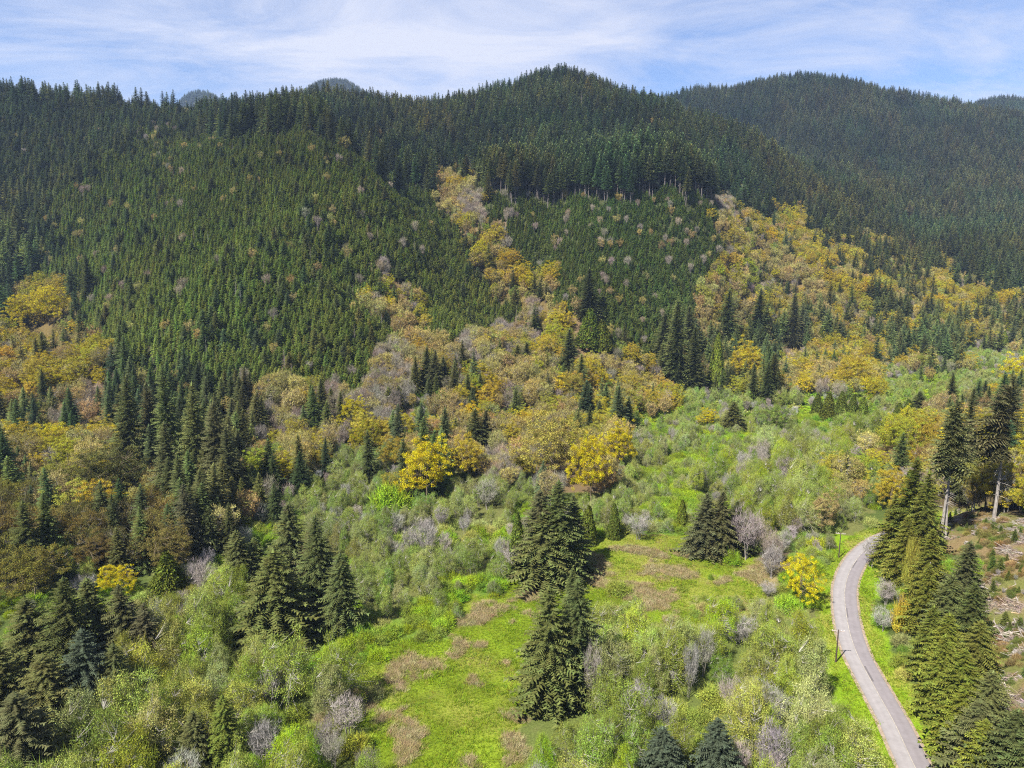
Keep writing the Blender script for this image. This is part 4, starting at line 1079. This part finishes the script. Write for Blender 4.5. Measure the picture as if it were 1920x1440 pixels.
# ------------------------------------------------------------------ trees as objects of their own
TREE_CAT = {'fir_tree': 'fir', 'young_fir': 'young fir', 'tall_fir': 'fir', 'bare_trunk_fir': 'fir', 'sided_fir': 'fir', 'cedar_tree': 'cedar', 'maple_tree': 'maple', 'budding_tree': 'hardwood tree', 'bare_tree': 'bare tree', 'alder_tree': 'alder', 'shrub': 'shrub', 'dead_fir': 'dead tree'}
def tree_object(kind, pr, x, y, z, h, R, rot, sx, colr, label, group):
    e = bpy.data.objects.new(kind, None); C.objects.link(e)
    e.empty_display_size = .5
    e.location = (x, y, z - .12 - (.15 * sx if kind != 'shrub' else 0)); lean = 0.0 if kind in ('shrub', 'sided_fir') else .022
    e.rotation_euler = (random.gauss(0, lean), random.gauss(0, lean), rot)
    s = h / pr['h']; w = (R / pr['R']) if R else s * sx
    e.scale = (w, w, s)
    tag(e, label, TREE_CAT[kind], group)
    tr = bpy.data.objects.new('stem' if kind == 'shrub' else 'trunk', pr['trunk']); C.objects.link(tr); tr.parent = e
    cn = 'twigs' if kind in ('bare_tree', 'dead_fir') else ('foliage' if kind == 'shrub' else 'crown')
    cw = bpy.data.objects.new(cn, pr['crown']); C.objects.link(cw); cw.parent = e
    cw['tint'] = [float(v) for v in colr] + [1.0]
    if pr['extra']:
        x_ = bpy.data.objects.new('dead_limb', pr['extra']); C.objects.link(x_); x_.parent = e; x_['kind'] = 'stuff'
    return e
GROUPS = {}
gh = np.random.default_rng(99)
LAND = []
for row, (x, y, z, h, R, f) in zip(HAND, HPOS):
    kind, u, vb, vt, wpx, tn, lab, lm = row
    prs = KIND[kind]['hi']; pr = prs[gh.integers(0, len(prs))]
    pal = TINT[tn]
    c = hsvjit(np.array([pal[gh.integers(0, len(pal))]]), gh, .08, .04)[0]
    if 'bluish' in lab: c = np.array([.058, .074, .046])
    if 'bright yellow' in lab: c = np.array([.46, .405, .012])
    if 'golden' in lab and kind == 'maple_tree': c = np.array([.40, .335, .012])
    if 'yellow tan' in lab: c = np.array([.27, .23, .05])
    if 'orange' in lab and kind == 'maple_tree': c = np.array([.33, .262, .026])
    rot = 0 if kind == 'sided_fir' else gh.uniform(0, 6.28)
    tree_object(kind, pr, x, y, z, h, R, rot, 1, c, lab, None)
    if lm: LAND.append((u, (vb + vt) / 2, lm))
LAND += [(1570, 1210, 'the nearer utility pole'), (1576, 1020, 'the farther utility pole'), (1600, 1140, 'the road bend'), (1650, 1320, 'the straight stretch of road'),
         (830, 1280, 'the bright meadow'), (1200, 1080, 'the far meadow'), (1880, 1100, 'the clearcut'), (1222, 962, 'the sandy creek bank'), (720, 1170, 'the green bramble bank'),
         (1150, 480, 'the knoll plantation'), (730, 560, 'the orange gap in the plantation'), (950, 430, 'the draw left of the knoll'), (30, 450, 'the dark draw at the left edge'), (495, 220, 'the lone yellow tree on the skyline slope')]
LA = np.array([(a, b) for a, b, c in LAND], float)
def where(z, u, v):
    W = {'p': 'in the planted stand', 'q': 'on the upper ridge', 'k': 'on the knoll', 'F': 'in the mountain forest', 'E': 'on the knoll top', 'R': 'on the far ridge', 'd': 'in the shaded gully',
         'n': 'behind the clearcut', 'c': 'on the logged slope', 'D': 'in the dark stand'}
    if z in W: return W[z]
    if z in 'ytbm':
        return 'on the left slope' if u < 420 else ('on the central slope' if u < 1230 else 'on the right slope')
    if v < 1020 and u > 1130: return 'on the valley floor'
    if u < 700 and v > 1050: return 'in the left thicket'
    if u > 960 and v > 1100: return 'in the roadside stand'
    return 'in the willow band'
TONE = {'young': 'dark green', 'knoll': 'deep green', 'fir': 'dark green', 'ridge': 'brownish green', 'near': 'dark green', 'olive': 'olive', 'cedar': 'olive green', 'yellow': 'yellow', 'tan': 'tan',
        'lime': 'yellow green', 'bare': 'purple brown', 'grey': 'pale grey', 'alder': 'pale green', 'willow': 'grey green', 'green': 'bright green', 'darkbroad': 'rusty tan', 'sapling': 'green', 'dead': 'grey dead', 'slashshrub': 'brown'}
NOUN = {'fir_tree': 'fir', 'tall_fir': 'bare trunked fir', 'young_fir': 'young fir', 'maple_tree': 'maple', 'budding_tree': 'budding tree', 'bare_tree': 'bare tree', 'alder_tree': 'alder', 'shrub': 'shrub', 'cedar_tree': 'cedar', 'dead_fir': 'snag'}
pend = []
for kind, lst in IND.items():
    hs_ = np.array([q[5] for q in lst]) if lst else np.zeros(1)
    lo, hi = np.quantile(hs_, .3), np.quantile(hs_, .7)
    for q in lst:
        u, v = q[7], q[8]
        d = LA - (u, v); i = int((d ** 2).sum(1).argmin()); du, dv = -d[i]
        rel = ('right of' if du > 0 else 'left of') if abs(du) > abs(dv) else ('below' if dv > 0 else 'above')
        dist = math.hypot(du, dv)
        nearw = 'just ' if dist < 60 else ('' if dist < 140 else 'well ')
        size = 'short ' if q[5] < lo else ('tall ' if q[5] > hi else '')
        br = sum(q[6]) / (sum(np.mean(TINT[q[1]], axis=0)))
        sh = 'darker ' if br < .9 else ('lighter ' if br > 1.1 else '')
        w = where(q[0], u, v)
        pend.append([kind, q, (size + sh, TONE[q[1]] + ' ' + NOUN[kind], w, nearw + rel + ' ' + LAND[i][2]), f'{NOUN[kind]}s {w}'])
by = {}
for p in pend: by.setdefault(p[2], []).append(p)
ORD = ['leftmost', 'second from left', 'third from left', 'fourth from left', 'fifth from left', 'sixth from left', 'seventh from left', 'eighth from left', 'ninth from left', 'tenth from left']
def compose(a_, n_, w_, r_, o_=''):
    for parts in ((o_, a_, n_, w_, r_), (o_, a_, n_, r_), (o_, n_, r_)):
        t_ = ' '.join(' '.join(k for k in parts[:-1] if k).split()) + ', ' + parts[-1]
        if len(t_.split()) <= 16: return t_
    return n_ + ', ' + r_
seen = {}
for key, ps in by.items():
    ps.sort(key=lambda p: p[1][7])
    for i, p in enumerate(ps):
        p[2] = compose(*key, ORD[i] if 1 < len(ps) <= 10 else '')
for p in pend: seen.setdefault(p[2], []).append(p)
for lab, ps in seen.items():
    gset = {p[3] for p in ps}
    if len(gset) > 1:
        for p in ps: p[3] = sorted(gset)[0]
gi = np.random.default_rng(5)
for kind, q, lab, grp in pend:
    zc_, tn, x, y, z, h, c, u, v, f, rot, sx, var = q
    prs = KIND[kind]['hi']; pr = prs[var % len(prs)]
    tree_object(kind, pr, x, y, z, h, 0, rot, sx, c, lab, grp)

# ------------------------------------------------------------------ the mass of the forest, too many to count
def scatter(name, protos, x, y, z, rot, sc, tint, idx, label):
    col_ = bpy.data.collections.new(name + '_shapes')
    for i, pm in enumerate(protos):
        ob = bpy.data.objects.new('%s_shape.%03d' % (name, i + 1), pm); col_.objects.link(ob)
    n = len(x)
    me = bpy.data.meshes.new(name); me.vertices.add(n); me.vertices.foreach_set('co', np.stack([x, y, z], -1).astype(np.float32).ravel())
    def att(nm, ty, key, arr):
        a_ = me.attributes.new(nm, ty, 'POINT'); a_.data.foreach_set(key, np.ascontiguousarray(arr).ravel())
    lg = np.random.default_rng(len(name))
    att('turn', 'FLOAT_VECTOR', 'vector', np.c_[lg.normal(0, .03, n), lg.normal(0, .03, n), rot].astype(np.float32))
    att('size', 'FLOAT_VECTOR', 'vector', np.asarray(sc, np.float32))
    att('tint', 'FLOAT_COLOR', 'color', np.c_[tint, np.ones(n)].astype(np.float32))
    att('pick', 'INT', 'value', np.asarray(idx, np.int32))
    ob = link(name, me); tag(ob, label, None, None, 'stuff')
    ng = bpy.data.node_groups.new(name + '_nodes', 'GeometryNodeTree')
    ng.interface.new_socket('Geometry', in_out='INPUT', socket_type='NodeSocketGeometry')
    ng.interface.new_socket('Geometry', in_out='OUTPUT', socket_type='NodeSocketGeometry')
    gi_ = ng.nodes.new('NodeGroupInput'); go = ng.nodes.new('NodeGroupOutput')
    ci = ng.nodes.new('GeometryNodeCollectionInfo'); ci.inputs['Collection'].default_value = col_
    ci.inputs['Separate Children'].default_value = True; ci.inputs['Reset Children'].default_value = True
    ip = ng.nodes.new('GeometryNodeInstanceOnPoints'); ip.inputs['Pick Instance'].default_value = True
    def na(nm, ty):
        k = ng.nodes.new('GeometryNodeInputNamedAttribute'); k.data_type = ty; k.inputs['Name'].default_value = nm; return k
    ng.links.new(gi_.outputs[0], ip.inputs['Points']); ng.links.new(ci.outputs[0], ip.inputs['Instance'])
    ng.links.new(na('pick', 'INT').outputs['Attribute'], ip.inputs['Instance Index'])
    ng.links.new(na('turn', 'FLOAT_VECTOR').outputs['Attribute'], ip.inputs['Rotation'])
    ng.links.new(na('size', 'FLOAT_VECTOR').outputs['Attribute'], ip.inputs['Scale'])
    ng.links.new(ip.outputs[0], go.inputs[0])
    md = ob.modifiers.new('scatter', 'NODES'); md.node_group = ng
    return ob
STUFF = {'fir_tree': ('conifer_forest', 'dark forest of tall firs covering the mountain and ridges'), 'young_fir': ('fir_plantation_foliage', 'dense even stand of young firs on the left hillside and the knoll'),
         'maple_tree': ('maple_woods', 'yellow maples filling the slopes'), 'budding_tree': ('hardwood_woods', 'tan budding hardwoods filling the slopes'),
         'bare_tree': ('bare_woods', 'leafless grey and brown trees filling the slopes'), 'alder_tree': ('alder_woods', 'pale green alder and willow thickets on the valley floor'),
         'tall_fir': ('edge_forest', 'tall firs with bare lower trunks along the top of the knoll'),
         'shrub': ('undergrowth_foliage', 'low green brush under the trees'), 'cedar_tree': ('cedar_woods', 'olive cedars scattered on the right slope'), 'dead_fir': ('dead_woods', 'grey dead firs scattered through the forest')}
for kind, lst in REST.items():
    if not lst: continue
    K = KIND[kind]
    x = np.array([q[2] for q in lst]); y = np.array([q[3] for q in lst]); z = np.array([q[4] for q in lst]); h = np.array([q[5] for q in lst])
    f = np.array([q[9] for q in lst]); var = np.array([q[12] for q in lst]); sxx = np.array([q[11] for q in lst])
    hi = np.array([d['i'] for d in K['hi']]); lo = np.array([d['i'] for d in (K['lo'] or K['hi'])])
    idx = np.where(f < 430, hi[var % len(hi)], lo[var % len(lo)])
    s = h / np.array([d['h'] for d in K['all']])[idx]
    scatter(STUFF[kind][0], [d['joined'] for d in K['all']], x, y, z - .25, np.array([q[10] for q in lst]), np.stack([s * sxx, s * sxx, s], -1), np.array([q[6] for q in lst]), idx, STUFF[kind][1])

# meadow grass, bracken and bramble
def blades(seed, n, h, r, w, lean):
    g = np.random.default_rng(seed)
    b = g.normal(0, r, (n, 2)); a = g.random(n) * 6.283; d = np.c_[np.cos(a), np.sin(a)]
    hh = h * (.5 + .6 * g.random(n)); tip = np.c_[b + d * (hh * lean)[:, None], hh]
    p = np.c_[-d[:, 1], d[:, 0]] * w
    return np.stack([np.c_[b - p, np.zeros(n)], np.c_[b + p, np.zeros(n)], tip], 1)
def grid_pts(x0, x1, y0, y1, sp, seed):
    g = np.random.default_rng(seed); nx, ny = int((x1 - x0) / sp), int((y1 - y0) / sp)
    I, J = np.meshgrid(np.arange(nx), np.arange(ny))
    x = (x0 + (I + g.random(I.shape)) * sp).ravel(); y = (y0 + (J + g.random(I.shape)) * sp).ravel()
    m_ = np.abs(x) < .78 * y + 8
    return x[m_], y[m_]
x, y = grid_pts(-70, 150, 105, 300, .62, 1)
z = gz(x, y); zz = zone(x, y, z + .3, 6); rdd = road_dist(x, y)
bmk = brown_mask(x, y, z)
isg = (np.isin(zz, ['g', 'l']) & (bmk < .5)) | ((rdd > 3.45 + .5 * vnoise(x / 1.5, y / 1.5, 8)) & (rdd < 8.2))
isb = (bmk > .22 + .3 * np.random.default_rng(2).random(len(x))) & np.isin(zz, ['g', 's', 'b', 'a', 'l']) & (rdd > 8)
g = np.random.default_rng(3)
pal = np.array([(.130, .19, .012), (.155, .21, .014), (.110, .165, .014), (.20, .21, .03), (.23, .20, .07)])
k = np.clip((fbm(x / 6, y / 6, 47, 3) * 7 - 2.3 + 1.6 * np.clip((x - 22) / 20, 0, 1) * (y > 190) + g.normal(0, .7, len(x))), 0, 4.99).astype(int)
n = int(isg.sum())
sc = g.uniform(.5, 1.5, n) * (.35 + 1.5 * fbm(x[isg] / 4, y[isg] / 4, 91, 3))
scatter('meadow_grass', [mesh_from('grass_tuft', [(blades(i, 16, .34, .22, .035, .7), M_LEAF)]) for i in range(4)], x[isg], y[isg], z[isg] - .01, g.uniform(0, 6.28, n),
        np.stack([sc, sc, sc], -1), hsvjit(pal[k[isg]], g, .2, .06), g.integers(0, 4, n), 'short bright green grass on the meadow and road verges')
n = int(isb.sum())
pal = np.array([(.215, .17, .088), (.18, .14, .07), (.25, .21, .11), (.15, .145, .045)])
sc = g.uniform(.7, 1.5, n)
scatter('dead_bracken_litter', [mesh_from('bracken_tuft', [(blades(20 + i, 30, .75, .32, .03, 1.1), M_TWIG)]) for i in range(4)], x[isb], y[isb], z[isb] - .01, g.uniform(0, 6.28, n),
        np.stack([sc, sc, sc * .8], -1), hsvjit(pal[g.integers(0, 4, n)], g), g.integers(0, 4, n), 'brown dead bracken patches lying in the meadow')

# ------------------------------------------------------------------ clearcut debris
M_LOG = simple_material('weathered_log', (.17, .145, .125), (.34, .30, .27), 2.0, stretch=(1, 1, .2))
M_CUT = simple_material('fresh_cut_wood', (.42, .28, .15), (.55, .40, .24), 4.0)
x, y = grid_pts(95, 230, 100, 260, 1.0, 8)
z = gz(x, y); zz = zone(x, y, z + .3, 6)
isc = (zz == 'c') & (fbm(x / 4 + 50, y / 4, 63, 3) > .60)
n = int(isc.sum())
def sticks(seed, n, l, r):
    g = np.random.default_rng(seed); out = []
    for i in range(n):
        a = g.random() * 6.283; L_ = l * (.3 + .9 * g.random()); c_ = np.r_[g.normal(0, r, 2), .08 + .25 * g.random()]
        d = np.array([math.cos(a), math.sin(a), g.normal(0, .18)]) * L_ / 2
        out.append(tube([c_ - d, c_ + d * .1 + [0, 0, .05], c_ + d], [.05, .04, .012], 3))
    return np.vstack(out)
scatter('logging_debris', [mesh_from('slash', [(sticks(i, 9, 1.7, .6), M_TWIG)]) for i in range(4)], x[isc], y[isc], z[isc], np.random.default_rng(4).uniform(0, 6.28, n),
        np.full((n, 3), 1.0) * np.random.default_rng(6).uniform(.6, 1.3, (n, 1)), hsvjit(np.array([(.21, .175, .15), (.16, .12, .09), (.27, .235, .21)])[np.random.default_rng(5).integers(0, 3, n)], np.random.default_rng(5)),
        np.random.default_rng(7).integers(0, 4, n), 'grey broken branches left on the logged slope')
LOGS = [(1752,1062,1780,1058,.14,'pale thin log lying level above the fir belt'),(1868,1075,1902,1058,.16,'pale log lying slanted high on the clearcut'),(1882,1108,1906,1096,.15,'bleached log in the middle of the clearcut'),
        (1838,1098,1872,1120,.22,'grey weathered log lying down the clearcut slope'),(1852,1112,1860,1128,.2,'short grey log end below the weathered log'),(1842,1215,1886,1213,.26,'grey log at the lower side of the debris heap'),
        (1846,1207,1880,1222,.2,'crossed grey log at the lower side of the debris heap'),(1868,1186,1888,1158,.16,'pale log leaning up from the debris heap'),(1896,1150,1912,1152,.14,'orange cut log lying in the clearcut grass'),
        (1898,985,1920,978,.2,'white root stick at the top right of the clearcut'),(1888,1030,1918,1042,.15,'thin pale log near the top of the clearcut'),(1905,1122,1910,1136,.2,'white bent stick in the middle of the clearcut'),
        (1858,1180,1905,1172,.25,'thick grey log across the debris heap'),(1872,1195,1915,1188,.24,'thick grey log at the front of the debris heap'),(1878,1165,1915,1180,.2,'grey log at the back of the debris heap'),(1862,1168,1882,1200,.18,'grey log pointing down the debris heap'),
        (1900,1165,1918,1200,.2,'grey log at the right of the debris heap')]
gl = np.random.default_rng(12)
for (u0, v0, u1, v1, r, lab) in LOGS:
    r = r * .72
    a = np.array(ground_at(u0, v0)); b = np.array(ground_at(u1, v1))
    L_ = np.linalg.norm(b - a); mid = (a + b) / 2
    lift = r * .8 + (.35 if 'heap' in lab else 0)
    pts = np.stack([a - mid, (b - a) * -.15 + [0, 0, .03], (b - a) * .2, b - mid]) + [0, 0, lift]
    e = bpy.data.objects.new('fallen_log', None); C.objects.link(e); e.location = mid; tag(e, lab, 'log', 'logs on the clearcut')
    link('stem', mesh_from('log_stem', [(tube(pts, [r, r * .9, r * .75, r * .4], 8), M_LOG if 'orange' not in lab else M_CUT)]), e)
    br = []
    for k in range(5):
        t_ = gl.random(); p0 = pts[0] * (1 - t_) + pts[-1] * t_; d = gl.normal(0, 1, 3); d[2] = abs(d[2]) + .3; d = d / np.linalg.norm(d) * (.5 + gl.random() * .9)
        br.append(tube([p0, p0 + d * .6, p0 + d], [.05, .035, .01], 4))
    link('branch_stubs', mesh_from('log_branch_stubs', [(np.vstack(br), M_LOG)]), e)['kind'] = 'stuff'
def stump(u, v, r, lab):
    x, y, z = ground_at(u, v)
    e = bpy.data.objects.new('tree_stump', None); C.objects.link(e); e.location = (x, y, z - .1); tag(e, lab, 'stump', 'stumps on the clearcut')
    a = np.arange(12) * 2 * math.pi / 12; rad = 1 + .18 * np.sin(a * 3 + u)
    rings = [(1.55, 0), (1.12, .3), (1.0, .75)]
    P_ = np.array([[(math.cos(t) * r * s * k, math.sin(t) * r * s * k, h_) for t, k in zip(a, rad)] for s, h_ in rings]); n_ = np.roll(P_, -1, 1)
    link('bark', mesh_from('stump_bark', [(np.stack([P_[:-1], n_[:-1], n_[1:], P_[1:]], 2).reshape(-1, 4, 3), M_GREYBARK)]), e)
    link('cut_face', mesh_from('stump_face', [(np.stack([P_[2], n_[2], np.tile([0, 0, .78], (12, 1))], 1), M_LOG)]), e)
for i, (u, v, r, lab) in enumerate([(1768,1046,.5,'tall weathered stump at the upper left of the clearcut'),(1900,1010,.6,'grey stump near the top right of the clearcut'),(1912,1060,.55,'grey stump at the right edge of the clearcut'),
     (1840,1103,.45,'pale stump beside the grey weathered log'),(1880,1062,.45,'small stump below the top arrow of branches on the clearcut'),(1812,1020,.5,'stump in the brown grass near the clearcut top edge'),(1905,1225,.5,'stump below the debris heap at right')]):
    stump(u, v, r, lab.replace('below the top arrow of branches on', 'among brown weeds in the middle of'))

# ------------------------------------------------------------------ utility poles
M_POLE = simple_material('creosote_pole', (.035, .024, .02), (.085, .06, .05), 4, stretch=(1, 1, .15))
M_ARM = simple_material('weathered_crossarm', (.26, .21, .19), (.42, .36, .33), 3)
M_INS = simple_material('white_porcelain', (.6, .6, .6), (.75, .75, .75), 4, .3)
M_WIRE = simple_material('dark_wire', (.05, .05, .05), (.08, .08, .08), 2)
def boxq(x0, x1, y0, y1, z0, z1):
    v = np.array([[x, y, z] for x in (x0, x1) for y in (y0, y1) for z in (z0, z1)], float)
    return np.array([v[[0, 1, 3, 2]], v[[4, 6, 7, 5]], v[[0, 4, 5, 1]], v[[2, 3, 7, 6]], v[[0, 2, 6, 4]], v[[1, 5, 7, 3]]])
def utility_pole(u, vb, vt, lab, ang):
    x, y, z = ground_at(u, vb); h = solve_top(y, vt) - z
    e = bpy.data.objects.new('utility_pole', None); C.objects.link(e); e.location = (x, y, z - .1); e.rotation_euler = (0, 0, ang); tag(e, lab, 'utility pole', 'utility poles along the road')
    cap = tube([[0, 0, h], [0, 0, h + .04]], [.13, .02], 12)
    link('pole_shaft', mesh_from('pole_shaft', [(tube([[0, 0, 0], [0, 0, h * .5], [0, 0, h]], [.20, .165, .13], 12), M_POLE), (cap, M_POLE)]), e)
    za_ = h - .45
    arm = link('crossarm', mesh_from('crossarm', [(boxq(-1.5, 1.5, .135, .255, za_ - .07, za_ + .07), M_ARM)]), e)
    ins = mesh_from('insulator', [(tube([[0, 0, 0], [0, 0, .08], [0, 0, .10], [0, 0, .20], [0, 0, .24]], [.02, .03, .075, .06, .01], 10), M_INS)])
    for xo in (-1.4, -.75, .75, 1.4):
        i_ = link('insulator', ins, arm); i_.location = (xo, .195, za_ + .072)
    br = [tube([[s * .75, .27, za_ - .06], [0, .17, za_ - .75]], [.022, .022], 4) for s in (-1, 1)]
    link('arm_brace', mesh_from('arm_brace', [(np.vstack(br[:1]), M_WIRE)]), e); link('arm_brace', mesh_from('arm_brace', [(np.vstack(br[1:]), M_WIRE)]), e)
    return e
utility_pole(1567, 1242, 1180, 'nearer dark wooden utility pole throwing its shadow across the road', math.radians(-8))
utility_pole(1572.5, 1046, 998, 'farther dark wooden utility pole above the top of the road bend', math.radians(-14))

# ------------------------------------------------------------------ the air
zmin, zmax = float(GZ.min()), float(GZ.max())
bx0, bx1, by0, by1, bz0, bz1 = GX[0] - 30, GX[-1] + 30, GY[0] - 30, GY[-1] + 30, zmin - 1.5, zmax + 50
hm = mesh_from('haze', [(boxq(bx0, bx1, by0, by1, bz0, bz1), None)])
hm.materials.clear()
m, nt = new_mat('thin_blue_haze')
vol = nt.nodes.new('ShaderNodeVolumePrincipled'); vol.inputs['Color'].default_value = (.50, .68, 1.0, 1); vol.inputs['Density'].default_value = 0.000052
vol.inputs['Anisotropy'].default_value = 0.1
o = nt.nodes.new('ShaderNodeOutputMaterial'); nt.links.new(vol.outputs[0], o.inputs['Volume'])
hm.materials.append(m)
tag(link('haze', hm), 'thin blue haze filling the valley air', None, None, 'stuff')
print('TREES', {k: (len(IND[k]), len(REST[k])) for k in IND}, 'ground', zmin, zmax)
